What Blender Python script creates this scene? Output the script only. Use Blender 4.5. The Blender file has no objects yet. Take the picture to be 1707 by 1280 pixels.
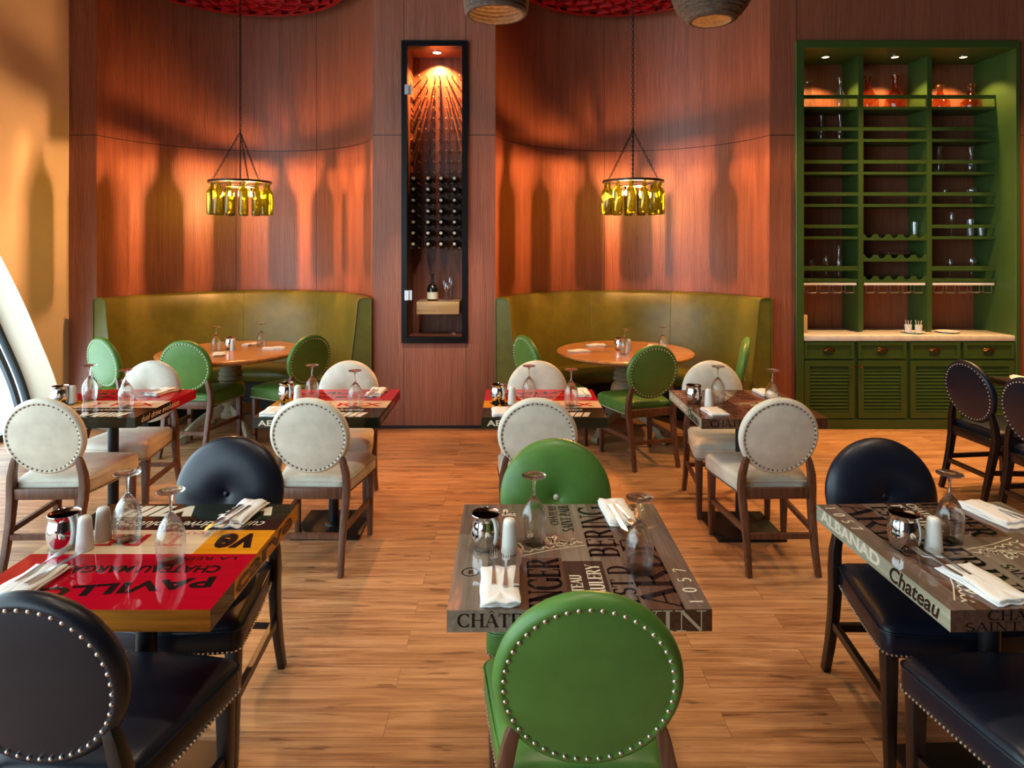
import bpy, bmesh, math, random
from mathutils import Vector, Matrix, Euler
PI = math.pi
random.seed(7)
SC = bpy.context.scene
COL = SC.collection

# ------------------------------------------------------------------ camera
CAM_H = 1.725
FPX = 1091.0
cam = bpy.data.cameras.new('camera')
cam.sensor_fit = 'HORIZONTAL'
cam.sensor_width = 36.0
cam.lens = FPX / 1707.0 * 36.0
cam.shift_y = -(640 - 406) / 1707.0
cam.clip_start = 0.05
cam_o = bpy.data.objects.new('camera', cam)
COL.objects.link(cam_o)
cam_o.location = (0, 0, CAM_H)
cam_o.rotation_euler = (PI / 2, 0, 0)
SC.camera = cam_o

# ------------------------------------------------------------------ view
SC.view_settings.view_transform = 'Standard'
SC.view_settings.look = 'None'
SC.view_settings.gamma = 1
SC.view_settings.use_curve_mapping = False
SC.view_settings.exposure = 0.14
SC.cycles.use_denoising = True
SC.cycles.max_bounces = 12
SC.cycles.transmission_bounces = 12
SC.cycles.diffuse_bounces = 4
SC.cycles.glossy_bounces = 4
SC.cycles.transparent_max_bounces = 24
SC.cycles.caustics_reflective = False
SC.cycles.caustics_refractive = False
SC.cycles.sample_clamp_indirect = 6

# ------------------------------------------------------------------ world (daylight)
W = bpy.data.worlds.new('world')
SC.world = W
W.use_nodes = True
wn = W.node_tree.nodes
bg = wn['Background']
bg.inputs[0].default_value = (0.70, 0.89, 1.0, 1)
bg.inputs[1].default_value = 5.6

def light(name, kind, loc, energy, color, size=0.05, rot=None, spot=None, blend=0.5):
    l = bpy.data.lights.new(name, kind)
    l.energy = energy
    l.color = color
    if kind in ('POINT', 'SPOT'):
        l.shadow_soft_size = size
    if kind == 'SPOT':
        l.spot_size = math.radians(spot or 70)
        l.spot_blend = blend
    o = bpy.data.objects.new(name, l)
    o.location = loc
    if rot:
        o.rotation_euler = rot
    COL.objects.link(o)
    return o

def portal(name, loc, rot, sx, sy):
    l = bpy.data.lights.new(name, 'AREA')
    l.shape = 'RECTANGLE'
    l.size, l.size_y = sx, sy
    l.cycles.is_portal = True
    o = bpy.data.objects.new(name, l)
    o.location, o.rotation_euler = loc, rot
    COL.objects.link(o)

CEIL = 4.27
portal('daylight_portal', (-4.6, 1.3, 2.1), (0, -PI / 2, 0), 4.3, 10.2)
portal('daylight_portal', (-3.55, -4.05, 2.0), (PI / 2, 0, 0), 1.2, 3.0)
# recessed ceiling downlights of the dining room
WARM = (1.0, 0.56, 0.22)
for (x, y, e) in ((3.6, 5.35, 560), (5.2, 5.1, 330), (5.0, 3.4, 90), (2.9, 3.6, 90), (0.2, 4.7, 70),
                  (3.4, 1.4, 60)):
    light('ceiling_downlight', 'SPOT', (x, y, CEIL - 0.03), e, WARM, 0.06, spot=85, blend=0.8)
for (x, y, e) in ((-1.5, 2.3, 90), (0.3, 2.3, 130), (2.0, 2.3, 110), (-1.9, 3.9, 50), (-.4, 3.9, 80), (1.2, 3.9, 80), (-.6, 0.8, 90), (1.4, 0.8, 90)):
    light('ceiling_downlight', 'SPOT', (x, y, CEIL - 0.03), e, (1.0, 0.80, 0.56), 0.10, spot=75 if y < 3 else 54, blend=0.9)

# unseen fill spots added to brighten the piers
for (x, y, tx, e) in ((-0.7, 3.6, -0.72, 620), (3.2, 4.0, 2.53, 60), (-3.4, 4.0, -4.0, 40)):
    d = Vector((tx, 6.11, 1.2)) - Vector((x, y, CEIL - 0.03))
    light('wall_washer', 'SPOT', (x, y, CEIL - 0.03), e, (1.0, 0.86, 0.72), 0.08, rot=d.to_track_quat('-Z', 'Y').to_euler(), spot=20, blend=0.9)

# ------------------------------------------------------------------ materials
def srgb(r, g, b):
    def f(c):
        c /= 255.0
        return c / 12.92 if c <= 0.04045 else ((c + 0.055) / 1.055) ** 2.4
    return (f(r), f(g), f(b), 1)

class NT:
    def __init__(s, name):
        s.m = bpy.data.materials.new(name)
        s.m.use_nodes = True
        s.t = s.m.node_tree
        s.p = s.t.nodes['Principled BSDF']
        s.out = s.t.nodes['Material Output']
    def n(s, typ, **kw):
        nd = s.t.nodes.new(typ)
        for k, v in kw.items():
            setattr(nd, k, v)
        return nd
    def l(s, a, b):
        s.t.links.new(a, b)
    def val(s, node, **kw):
        for k, v in kw.items():
            node.inputs[k.replace('_', ' ')].default_value = v
    def mapping(s, src, scale):
        m = s.n('ShaderNodeMapping')
        m.inputs['Scale'].default_value = scale
        s.l(src, m.inputs['Vector'])
        return m.outputs[0]
    def noise(s, vec, scale, detail=4, rough=0.55, dist=0):
        n = s.n('ShaderNodeTexNoise')
        n.inputs['Scale'].default_value = scale
        n.inputs['Detail'].default_value = detail
        n.inputs['Roughness'].default_value = rough
        n.inputs['Distortion'].default_value = dist
        s.l(vec, n.inputs['Vector'])
        return n.outputs['Fac']
    def ramp(s, fac, stops):
        r = s.n('ShaderNodeValToRGB')
        e = r.color_ramp.elements
        while len(e) < len(stops):
            e.new(0.5)
        for i, (p, c) in enumerate(stops):
            e[i].position = p
            e[i].color = c
        s.l(fac, r.inputs[0])
        return r.outputs[0]
    def mix(s, fac, a, b, blend='MIX'):
        m = s.n('ShaderNodeMix', data_type='RGBA', blend_type=blend)
        for sock, v in ((m.inputs[0], fac), (m.inputs[6], a), (m.inputs[7], b)):
            if hasattr(v, 'links'):
                s.l(v, sock)
            else:
                sock.default_value = v
        return m.outputs[2]
    def math(s, op, a, b=None):
        m = s.n('ShaderNodeMath', operation=op)
        for sock, v in ((m.inputs[0], a), (m.inputs[1], b)):
            if v is None:
                continue
            if hasattr(v, 'links'):
                s.l(v, sock)
            else:
                sock.default_value = v
        return m.outputs[0]
    def bump(s, h, strength, dist=0.002):
        b = s.n('ShaderNodeBump')
        b.inputs['Strength'].default_value = strength
        b.inputs['Distance'].default_value = dist
        s.l(h, b.inputs['Height'])
        s.l(b.outputs[0], s.p.inputs['Normal'])
    def coord(s, which='Object'):
        return s.n('ShaderNodeTexCoord').outputs[which]

def simple(name, col, rough=0.5, metal=0.0, coat=0.0, spec=0.5, var=0.06, vscale=30, bump=0.0):
    t = NT(name)
    t.p.inputs['Roughness'].default_value = rough
    t.p.inputs['Metallic'].default_value = metal
    t.p.inputs['Coat Weight'].default_value = coat
    t.p.inputs['Coat Roughness'].default_value = 0.06
    t.p.inputs['Specular IOR Level'].default_value = spec
    f = t.noise(t.coord(), vscale, 3)
    d = tuple(c * (1 - var) for c in col[:3]) + (1,)
    u = tuple(min(1, c * (1 + var)) for c in col[:3]) + (1,)
    t.l(t.ramp(f, [(0.3, d), (0.7, u)]), t.p.inputs['Base Color'])
    if bump:
        t.bump(f, bump)
    return t.m

def leather(name, col, rough=0.36):
    t = NT(name)
    co = t.coord()
    f = t.noise(co, 9, 3)
    d = tuple(c * 0.86 for c in col[:3]) + (1,)
    u = tuple(min(1, c * 1.12) for c in col[:3]) + (1,)
    t.l(t.ramp(f, [(0.3, d), (0.7, u)]), t.p.inputs['Base Color'])
    t.p.inputs['Roughness'].default_value = rough
    t.p.inputs['Specular IOR Level'].default_value = 0.42
    v = t.n('ShaderNodeTexVoronoi')
    v.inputs['Scale'].default_value = 420
    t.l(co, v.inputs['Vector'])
    s = t.math('ADD', v.outputs['Distance'], t.math('MULTIPLY', t.noise(co, 26, 2), 2.0))
    t.bump(s, 0.10, 0.0015)
    return t.m

def wood(name, dark, mid, lite, axis=2, scale=1.0, rough=0.42, coat=0.0, coord='Object'):
    t = NT(name)
    co = t.coord(coord)
    sc = [38 * scale] * 3
    sc[axis] = 1.6 * scale
    v = t.mapping(co, tuple(sc))
    f1 = t.noise(v, 1.0, 6, 0.6, 0.4)
    sc2 = [170 * scale] * 3
    sc2[axis] = 5 * scale
    f2 = t.noise(t.mapping(co, tuple(sc2)), 1.0, 2)
    f = t.math('ADD', t.math('MULTIPLY', f1, 0.72), t.math('MULTIPLY', f2, 0.28))
    t.l(t.ramp(f, [(0.36, dark), (0.5, mid), (0.64, lite)]), t.p.inputs['Base Color'])
    t.p.inputs['Roughness'].default_value = rough
    t.p.inputs['Coat Weight'].default_value = coat
    t.p.inputs['Coat Roughness'].default_value = 0.07
    t.bump(f, 0.12, 0.001)
    return t.m

def thin_glass(name, tint, edge=0.35, gl=(1, 1, 1, 1), rough=0.0, cloudy=0.0, cloud=(1, 1, 1, 1)):
    """clear thin-walled glass: tinted see-through plus a fresnel gloss"""
    t = NT(name)
    t.t.nodes.remove(t.p)
    tr = t.n('ShaderNodeBsdfTransparent')
    tr.inputs[0].default_value = tint
    g = t.n('ShaderNodeBsdfGlossy')
    g.inputs[0].default_value = gl
    g.inputs['Roughness'].default_value = rough
    lw = t.n('ShaderNodeLayerWeight')
    lw.inputs[0].default_value = 0.5
    mx = t.n('ShaderNodeMixShader')
    noi = t.noise(t.coord(), 3.0, 1)
    # Schlick fresnel, the same from both sides of the thin wall
    f = t.math('ADD', edge, t.math('MULTIPLY', t.math('POWER', lw.outputs['Facing'], 4.0), t.math('ADD', 0.55, t.math('MULTIPLY', noi, 0.1))))
    t.l(f, mx.inputs[0])
    body = tr.outputs[0]
    if cloudy:
        tl = t.n('ShaderNodeBsdfTranslucent')
        tl.inputs[0].default_value = cloud
        m2 = t.n('ShaderNodeMixShader')
        m2.inputs[0].default_value = cloudy
        t.l(tr.outputs[0], m2.inputs[1])
        t.l(tl.outputs[0], m2.inputs[2])
        body = m2.outputs[0]
    t.l(body, mx.inputs[1])
    t.l(g.outputs[0], mx.inputs[2])
    t.l(mx.outputs[0], t.out.inputs[0])
    return t.m

def emit(name, col, strength):
    t = NT(name)
    t.p.inputs['Base Color'].default_value = col
    t.p.inputs['Emission Color'].default_value = col
    t.p.inputs['Emission Strength'].default_value = strength
    return t.m

M = {}
M['leather_white'] = leather('cream_leather', srgb(222, 216, 198), 0.42)
M['leather_navy'] = leather('black_leather', srgb(19, 24, 38), 0.36)
M['leather_green'] = leather('green_leather', srgb(82, 124, 54), 0.38)
M['leather_olive'] = leather('olive_leather', srgb(104, 101, 37), 0.36)  # bench leather: the chairs' green with warm lamp light put into its colour
M['wood_walnut'] = wood('walnut_legs', srgb(72, 42, 28), srgb(98, 62, 44), srgb(120, 80, 58), 2, 1.4)
M['wood_espresso'] = wood('espresso_legs', srgb(22, 13, 12), srgb(32, 19, 17), srgb(42, 26, 22), 2, 1.4, 0.35)
M['nail_brass'] = simple('nailhead_metal', srgb(232, 224, 212), 0.36, 1.0)
M['nail_dark'] = simple('nailhead_bronze', srgb(120, 102, 84), 0.25, 1.0)
M['chrome'] = simple('chrome', srgb(225, 225, 225), 0.06, 1.0, var=0.01)
M['steel'] = simple('cutlery_steel', srgb(222, 222, 222), 0.30, 1.0, var=0.02)
M['copper_in'] = simple('bowl_inside', srgb(120, 84, 60), 0.25, 1.0)
M['ceramic'] = simple('white_ceramic', srgb(232, 230, 222), 0.22, var=0.02)
M['hole'] = simple('shaker_holes', srgb(40, 38, 36), 0.6)
M['linen'] = simple('white_linen', srgb(236, 234, 230), 0.85, var=0.03, vscale=300, bump=0.15)
M['black_metal'] = simple('black_powder_coat', srgb(24, 24, 27), 0.42, 0.3)
M['black_frame'] = simple('black_lacquer', srgb(9, 10, 14), 0.3, spec=0.25)
M['iron'] = simple('bronze_iron', srgb(46, 32, 24), 0.4, 0.7)
M['green_paint'] = simple('green_lacquer', srgb(58, 82, 33), 0.42, var=0.05, vscale=6)
M['marble'] = simple('white_marble', srgb(226, 216, 202), 0.2, var=0.10, vscale=14)
M['dark_paint'] = simple('brown_wall_paint', srgb(74, 50, 38), 0.8, var=0.03, vscale=4)
M['paint'] = simple('cream_paint', srgb(228, 214, 190), 0.75, var=0.015, vscale=4)
M['ceiling'] = simple('ceiling_paint', srgb(84, 62, 48), 0.9, var=0.02)
M['red_lacquer'] = simple('red_lacquer', srgb(176, 14, 18), 0.4, var=0.05)
M['red_dark'] = simple('red_ground', srgb(120, 8, 12), 0.5, var=0.05)
M['glass'] = thin_glass('wineglass', (0.985, 0.988, 0.985, 1), 0.10)
def solid_glass(name, tint):
    t = NT(name)
    t.t.nodes.remove(t.p)
    g = t.n('ShaderNodeBsdfGlass')
    g.inputs['Color'].default_value = tint
    g.inputs['IOR'].default_value = 1.5
    tr = t.n('ShaderNodeBsdfTransparent')
    mx = t.n('ShaderNodeMixShader')
    t.l(t.math('ADD', 0.16, t.math('MULTIPLY', t.noise(t.coord(), 4.0, 1), 0.04)), mx.inputs[0])
    t.l(g.outputs[0], mx.inputs[1])
    t.l(tr.outputs[0], mx.inputs[2])
    t.l(mx.outputs[0], t.out.inputs[0])
    return t.m
M['glass_solid'] = solid_glass('crystal', (0.99, 0.995, 0.99, 1))
M['pane'] = thin_glass('pane_glass', (0.97, 0.98, 0.975, 1), 0.008)
M['green_glass'] = thin_glass('green_bottle_glass', (0.36, 0.40, 0.05, 1), 0.06, (1, 0.95, 0.7, 1), 0.03, 0.012, (0.60, 0.58, 0.05, 1))
M['amber_glass'] = thin_glass('amber_bottle_glass', (0.89, 0.64, 0.48, 1), 0.06, cloudy=0.02, cloud=(0.7, 0.28, 0.12, 1))
M['dark_bottle'] = simple('dark_bottle', srgb(14, 14, 12), 0.12, coat=0.5)
M['cork'] = simple('capsule', srgb(206, 196, 176), 0.5)
M['label_paper'] = simple('label_paper', srgb(226, 216, 196), 0.7)
M['brass_handle'] = simple('antique_brass', srgb(120, 84, 52), 0.3, 0.9)
M['bulb'] = emit('bulb_filament', (1.0, 0.44, 0.15, 1), 15000)
M['lamp_disc'] = emit('downlight_lens', (1.0, 0.72, 0.42, 1), 12)
M['table_round'] = wood('cherry_table', srgb(164, 108, 60), srgb(188, 130, 76), srgb(206, 150, 92), 0, 0.6, 0.3, 0.4)
M['stone_paint'] = simple('stone_paint', srgb(150, 138, 112), 0.55, var=0.1, vscale=40)
M['box_wood'] = wood('pale_box', srgb(160, 118, 74), srgb(180, 138, 90), srgb(196, 154, 104), 0, 0.8)
M['peg'] = simple('peg_metal', srgb(200, 180, 150), 0.35, 0.8)
M['dark_table'] = wood('dark_table', srgb(26, 16, 13), srgb(36, 22, 18), srgb(46, 30, 24), 0, 0.8, 0.3)
M['window_metal'] = simple('grey_window_metal', srgb(58, 66, 74), 0.4, 0.4)
M['dark_trim'] = simple('dark_plinth', srgb(20, 14, 12), 0.6)
M['beige_card'] = simple('beige_card', srgb(206, 172, 122), 0.8)

def wall_wood():
    t = NT('walnut_veneer')
    uv = t.n('ShaderNodeUVMap').outputs[0]
    v1 = t.mapping(uv, (9, 0.35, 1))
    f1 = t.noise(v1, 2.0, 5, 0.6, 0.8)
    v2 = t.mapping(uv, (150, 3.0, 1))
    f2 = t.noise(v2, 1.0, 3, 0.6)
    # cathedral figure
    w = t.n('ShaderNodeTexWave', wave_type='RINGS', rings_direction='SPHERICAL')
    t.l(t.mapping(uv, (3.0, 0.25, 1)), w.inputs['Vector'])
    w.inputs['Scale'].default_value = 6
    w.inputs['Distortion'].default_value = 9
    w.inputs['Detail'].default_value = 3
    w.inputs['Detail Scale'].default_value = 1.2
    f = t.math('ADD', t.math('ADD', t.math('MULTIPLY', f1, 0.45), t.math('MULTIPLY', f2, 0.40)),
               t.math('MULTIPLY', w.outputs['Fac'], 0.15))
    c = t.ramp(f, [(0.30, srgb(108, 60, 43)), (0.5, srgb(142, 83, 60)), (0.70, srgb(162, 100, 74))])
    geo = t.n('ShaderNodeNewGeometry').outputs['Position']
    sep = t.n('ShaderNodeSeparateXYZ')
    t.l(geo, sep.inputs[0])
    seam = None
    def line(sock, x0, w_):
        return t.math('LESS_THAN', t.math('ABSOLUTE', t.math('SUBTRACT', sock, x0)), w_)
    seam = line(sep.outputs[2], 2.738, 0.0035)
    for x in (-1.01, -0.43, -2.12, 1.01, 2.655, -3.0):
        s = line(sep.outputs[0], x, 0.0025)
        seam = t.math('MAXIMUM', seam, s)
    c = t.mix(seam, c, srgb(28, 12, 8))
    t.l(c, t.p.inputs['Base Color'])
    t.p.inputs['Roughness'].default_value = 0.42
    t.bump(f2, 0.10, 0.001)
    return t.m
M['wall_wood'] = wall_wood()

def floor_mat():
    t = NT('oak_planks')
    co = t.coord()
    b = t.n('ShaderNodeTexBrick')
    b.offset = 0.37
    b.inputs['Scale'].default_value = 1
    b.inputs['Brick Width'].default_value = 1.22
    b.inputs['Row Height'].default_value = 0.127
    b.inputs['Mortar Size'].default_value = 0.0012
    b.inputs['Mortar Smooth'].default_value = 0.3
    b.inputs['Color1'].default_value = (0, 0, 0, 1)
    b.inputs['Color2'].default_value = (1, 1, 1, 1)
    b.inputs['Mortar'].default_value = (0.5, 0.5, 0.5, 1)
    t.l(co, b.inputs['Vector'])
    # grain runs with the planks; every plank gets its own grain by a shift
    add = t.n('ShaderNodeVectorMath', operation='MULTIPLY_ADD')
    t.l(b.outputs['Color'], add.inputs[0])
    add.inputs[1].default_value = (7, 3, 5)
    t.l(co, add.inputs[2])
    g1 = t.noise(t.mapping(add.outputs[0], (1.2, 16, 1)), 1.6, 6, 0.62, 0.6)
    g2 = t.noise(t.mapping(add.outputs[0], (4, 120, 1)), 1.0, 3)
    f = t.math('ADD', t.math('MULTIPLY', g1, 0.7), t.math('MULTIPLY', g2, 0.3))
    c = t.ramp(f, [(0.34, srgb(92, 56, 34)), (0.43, srgb(152, 104, 68)), (0.54, srgb(188, 140, 98)), (0.66, srgb(212, 168, 124))])
    c = t.mix(0.26, c, t.ramp(b.outputs['Color'], [(0.0, srgb(140, 92, 56)), (1.0, srgb(204, 152, 104))]))
    # knots and dark cracks
    kn = t.noise(t.mapping(add.outputs[0], (3.0, 15, 1)), 1.7, 2, 0.5, 0.2)
    km = t.ramp(kn, [(0.66, (0, 0, 0, 1)), (0.73, (1, 1, 1, 1))])
    c = t.mix(t.math('MULTIPLY', km, 0.65), c, srgb(70, 40, 24))
    c = t.mix(t.math('MULTIPLY', b.outputs['Fac'], 0.6), c, srgb(72, 42, 24))
    t.l(c, t.p.inputs['Base Color'])
    t.p.inputs['Roughness'].default_value = 0.44
    t.bump(t.math('SUBTRACT', t.math('MULTIPLY', f, 0.3), b.outputs['Fac']), 0.25, 0.0012)
    return t.m
M['floor'] = floor_mat()

def lacquer(name, col, var=0.10, grain=True, axis=0):
    """printed board under a thick gloss lacquer"""
    t = NT(name)
    sc = [60, 60, 60]
    sc[axis] = 3
    f = t.noise(t.mapping(t.coord(), tuple(sc)), 1.0, 5, 0.6)
    d = tuple(c * (1 - 2 * var) for c in col[:3]) + (1,)
    u = tuple(min(1, c * (1 + var)) for c in col[:3]) + (1,)
    t.l(t.ramp(f, [(0.32, d), (0.66, u)]), t.p.inputs['Base Color'])
    t.p.inputs['Roughness'].default_value = 0.35
    t.p.inputs['Specular IOR Level'].default_value = 0.0
    t.p.inputs['Coat Weight'].default_value = 0.8
    t.p.inputs['Coat Roughness'].default_value = 0.02
    return t.m
M['p_red'] = lacquer('print_red', srgb(176, 8, 34), 0.06)
M['p_orange'] = lacquer('print_orange', srgb(226, 146, 24), 0.08)
M['p_cream'] = lacquer('print_cream', srgb(226, 196, 160), 0.08)
M['p_black'] = lacquer('print_black', srgb(30, 22, 20), 0.15)
M['p_green'] = lacquer('print_dark_green', srgb(34, 40, 28), 0.2)
M['p_oak'] = lacquer('print_oak_edge', srgb(190, 120, 44), 0.22)
M['p_white'] = lacquer('print_white', srgb(224, 214, 190), 0.04)
M['p_redink'] = lacquer('print_red_ink', srgb(190, 30, 40), 0.04)
M['p_ink'] = lacquer('print_ink', srgb(24, 20, 20), 0.05)
M['p_taupe'] = lacquer('print_taupe', srgb(116, 98, 86), 0.16, axis=1)
M['p_grey'] = lacquer('print_grey', srgb(136, 122, 108), 0.14, axis=1)
M['p_brown'] = lacquer('print_brown', srgb(96, 68, 54), 0.16, axis=1)
M['p_dkbrown'] = lacquer('print_dark_brown', srgb(74, 54, 46), 0.16, axis=1)
M['p_pale'] = lacquer('print_pale_edge', srgb(168, 164, 140), 0.2, axis=1)
M['p_rustbrown'] = lacquer('print_rust_brown', srgb(104, 70, 50), 0.16, axis=1)  # the taupe and grey board again, warm light put into its colour

def shade_mat():
    t = NT('corrugated_card')
    co = t.coord()
    sep = t.n('ShaderNodeSeparateXYZ')
    t.l(co, sep.inputs[0])
    f = t.noise(t.mapping(co, (40, 40, 220)), 1.0, 3)
    t.l(t.ramp(f, [(0.35, srgb(58, 43, 34)), (0.65, srgb(100, 77, 58))]), t.p.inputs['Base Color'])
    t.p.inputs['Roughness'].default_value = 0.8
    return t.m
M['card'] = shade_mat()

# ------------------------------------------------------------------ mesh builder
class MB:
    def __init__(s):
        s.b = bmesh.new()
        s.uv = None
    def v(s, p):
        return s.b.verts.new(p)
    def f(s, vs, mat=0):
        try:
            fc = s.b.faces.new(vs)
            fc.material_index = mat
            return fc
        except ValueError:
            return None
    def box(s, x0, x1, y0, y1, z0, z1, mat=0, mx=None):
        ps = [Vector((x, y, z)) for z in (z0, z1) for y in (y0, y1) for x in (x0, x1)]
        if mx is not None:
            ps = [mx @ p for p in ps]
        v = [s.v(p) for p in ps]
        for q in ((0, 2, 3, 1), (4, 5, 7, 6), (0, 1, 5, 4), (2, 6, 7, 3), (0, 4, 6, 2), (1, 3, 7, 5)):
            s.f([v[i] for i in q], mat)
        return s
    def lathe(s, prof, seg=24, mx=None, mat=0, mats=None):
        rings = []
        for r, z in prof:
            if r < 1e-6:
                p = Vector((0, 0, z))
                rings.append([s.v(mx @ p if mx is not None else p)])
            else:
                ring = []
                for i in range(seg):
                    a = 2 * PI * i / seg
                    p = Vector((r * math.cos(a), r * math.sin(a), z))
                    ring.append(s.v(mx @ p if mx is not None else p))
                rings.append(ring)
        for k in range(len(rings) - 1):
            a, b = rings[k], rings[k + 1]
            mm = mats[k] if mats else mat
            for i in range(seg):
                j = (i + 1) % seg
                if len(a) == 1 and len(b) == 1:
                    continue
                if len(a) == 1:
                    s.f([a[0], b[i], b[j]], mm)
                elif len(b) == 1:
                    s.f([a[i], a[j], b[0]], mm)
                else:
                    s.f([a[i], a[j], b[j], b[i]], mm)
        return s
    def tube(s, pts, rad, seg=8, closed=False, mat=0):
        pts = [Vector(p) for p in pts]
        n = len(pts)
        rings = []
        nrm = None
        for i, p in enumerate(pts):
            a = pts[(i - 1) % n] if (closed or i > 0) else p
            b = pts[(i + 1) % n] if (closed or i < n - 1) else p
            t = (b - a).normalized()
            if nrm is None:
                nrm = t.orthogonal().normalized()
            else:
                nrm = (nrm - t * nrm.dot(t))
                nrm = nrm.normalized() if nrm.length > 1e-6 else t.orthogonal().normalized()
            bn = t.cross(nrm)
            r = rad[i] if isinstance(rad, (list, tuple)) else rad
            rings.append([s.v(p + (nrm * math.cos(2 * PI * k / seg) + bn * math.sin(2 * PI * k / seg)) * r) for k in range(seg)])
        for i in range(n if closed else n - 1):
            a, b = rings[i], rings[(i + 1) % n]
            for k in range(seg):
                s.f([a[k], a[(k + 1) % seg], b[(k + 1) % seg], b[k]], mat)
        if not closed:
            s.f(list(reversed(rings[0])), mat)
            s.f(rings[-1], mat)
        return s
    def bar(s, pts, secs, latx=Vector((1, 0, 0)), mat=0):
        """square-section bar along pts; secs = (width along latx, depth)"""
        pts = [Vector(p) for p in pts]
        rings = []
        for i, p in enumerate(pts):
            a = pts[max(i - 1, 0)]
            b = pts[min(i + 1, len(pts) - 1)]
            t = (b - a).normalized()
            lx = (latx - t * latx.dot(t)).normalized()
            ly = t.cross(lx).normalized()
            w, d = secs[i] if isinstance(secs, list) else secs
            rings.append([s.v(p + lx * (w / 2 * sx) + ly * (d / 2 * sy)) for sx, sy in ((-1, -1), (1, -1), (1, 1), (-1, 1))])
        for i in range(len(rings) - 1):
            a, b = rings[i], rings[i + 1]
            for k in range(4):
                s.f([a[k], a[(k + 1) % 4], b[(k + 1) % 4], b[k]], mat)
        s.f(list(reversed(rings[0])), mat)
        s.f(rings[-1], mat)
        return s
    def layers(s, outlines, mat=0, mats=None):
        """stack of same-count closed 3D outlines, capped"""
        rings = [[s.v(p) for p in o] for o in outlines]
        n = len(rings[0])
        for k in range(len(rings) - 1):
            for i in range(n):
                s.f([rings[k][i], rings[k][(i + 1) % n], rings[k + 1][(i + 1) % n], rings[k + 1][i]], mats[k] if mats else mat)
        s.f(list(reversed(rings[0])), mats[0] if mats else mat)
        s.f(rings[-1], mats[-1] if mats else mat)
        return s
    def prism(s, poly, mx, d0, d1, mat=0):
        lo = [s.v(mx @ Vector((x, y, d0))) for x, y in poly]
        hi = [s.v(mx @ Vector((x, y, d1))) for x, y in poly]
        n = len(poly)
        for i in range(n):
            s.f([lo[i], lo[(i + 1) % n], hi[(i + 1) % n], hi[i]], mat)
        s.f(list(reversed(lo)), mat)
        s.f(hi, mat)
        return s
    def ball(s, c, r, mat=0, seg=8, rings=5, mx=None, sz=1.0):
        c = Vector(c)
        prof = [(r * math.sin(PI * k / rings), -r * sz * math.cos(PI * k / rings)) for k in range(rings + 1)]
        prof[0] = (0, prof[0][1])
        prof[-1] = (0, prof[-1][1])
        m = Matrix.Translation(c)
        if mx is not None:
            m = mx @ m
        return s.lathe(prof, seg, m, mat)
    def sweep_arc(s, prof, c, a0, a1, n=48, mat=0):
        """closed (r,z) profile swept about vertical axis at c"""
        rings = []
        for i in range(n + 1):
            a = a0 + (a1 - a0) * i / n
            rings.append([s.v((c[0] + r * math.cos(a), c[1] + r * math.sin(a), z)) for r, z in prof])
        m = len(prof)
        for i in range(n):
            for k in range(m):
                s.f([rings[i][k], rings[i][(k + 1) % m], rings[i + 1][(k + 1) % m], rings[i + 1][k]], mat)
        s.f(rings[0], mat)
        s.f(list(reversed(rings[-1])), mat)
        return s
    def bevel(s, w, seg=2, ang=0.6):
        bmesh.ops.remove_doubles(s.b, verts=s.b.verts, dist=1e-6)
        es = [e for e in s.b.edges if len(e.link_faces) == 2 and e.calc_face_angle(0) > ang]
        bmesh.ops.bevel(s.b, geom=es, offset=w, segments=seg, affect='EDGES', profile=0.5, clamp_overlap=True)
        return s
    def build(s, name, mats, parent=None, smooth=40, recalc=True):
        if recalc:
            bmesh.ops.recalc_face_normals(s.b, faces=s.b.faces)
        me = bpy.data.meshes.new(name)
        s.b.to_mesh(me)
        s.b.free()
        for m in (mats if isinstance(mats, (list, tuple)) else [mats]):
            me.materials.append(M[m] if isinstance(m, str) else m)
        if smooth:
            me.shade_smooth()
            me.set_sharp_from_angle(angle=math.radians(smooth))
        o = bpy.data.objects.new(name, me)
        COL.objects.link(o)
        if parent is not None:
            o.parent = parent
        return o

def tag(o, label, cat, group=None):
    o['label'] = label
    o['category'] = cat
    if group:
        o['group'] = group
    return o
def structure(o):
    o['kind'] = 'structure'
    return o
def thing(name, label, cat, loc=(0, 0, 0), rz=0, group=None):
    o = bpy.data.objects.new(name, None)
    o.empty_display_size = 0.1
    COL.objects.link(o)
    o.location = loc
    o.rotation_euler = (0, 0, rz)
    return tag(o, label, cat, group)
def copy_tree(o, parent=None):
    c = o.copy()
    COL.objects.link(c)
    c.parent = parent
    for ch in list(o.children):
        copy_tree(ch, c)
    return c
class Proto:
    """first use returns the source itself, later uses a copy with its parts"""
    def __init__(s, root):
        s.r, s.used = root, False
    def put(s, loc, rz, label, group=None, scale=1.0):
        o = s.r if not s.used else copy_tree(s.r)
        s.used = True
        o.location = loc
        o.rotation_euler = (0, 0, rz)
        o.scale = (scale,) * 3
        o['label'] = label
        if group:
            o['group'] = group
        return o
R = math.radians
def rot(loc, rx=0, ry=0, rz=0):
    return Matrix.Translation(Vector(loc)) @ Euler((rx, ry, rz)).to_matrix().to_4x4()

# ================================================================== SETTING
WY = 6.11                                  # face of the back wall's piers
N1 = (-2.59, 5.87, 1.31)                   # niche circles: x, y, radius
N2 = (1.126, 5.87, 1.302)
mb = MB()
mb.box(-4.5, 6.7, -4.1, 7.3, -0.08, 0.0)
structure(mb.build('floor', 'floor', smooth=0))
mb = MB()
mb.box(-4.5, 6.7, -4.1, 7.3, CEIL, CEIL + 0.1)
structure(mb.build('ceiling', 'ceiling', smooth=0))

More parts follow.
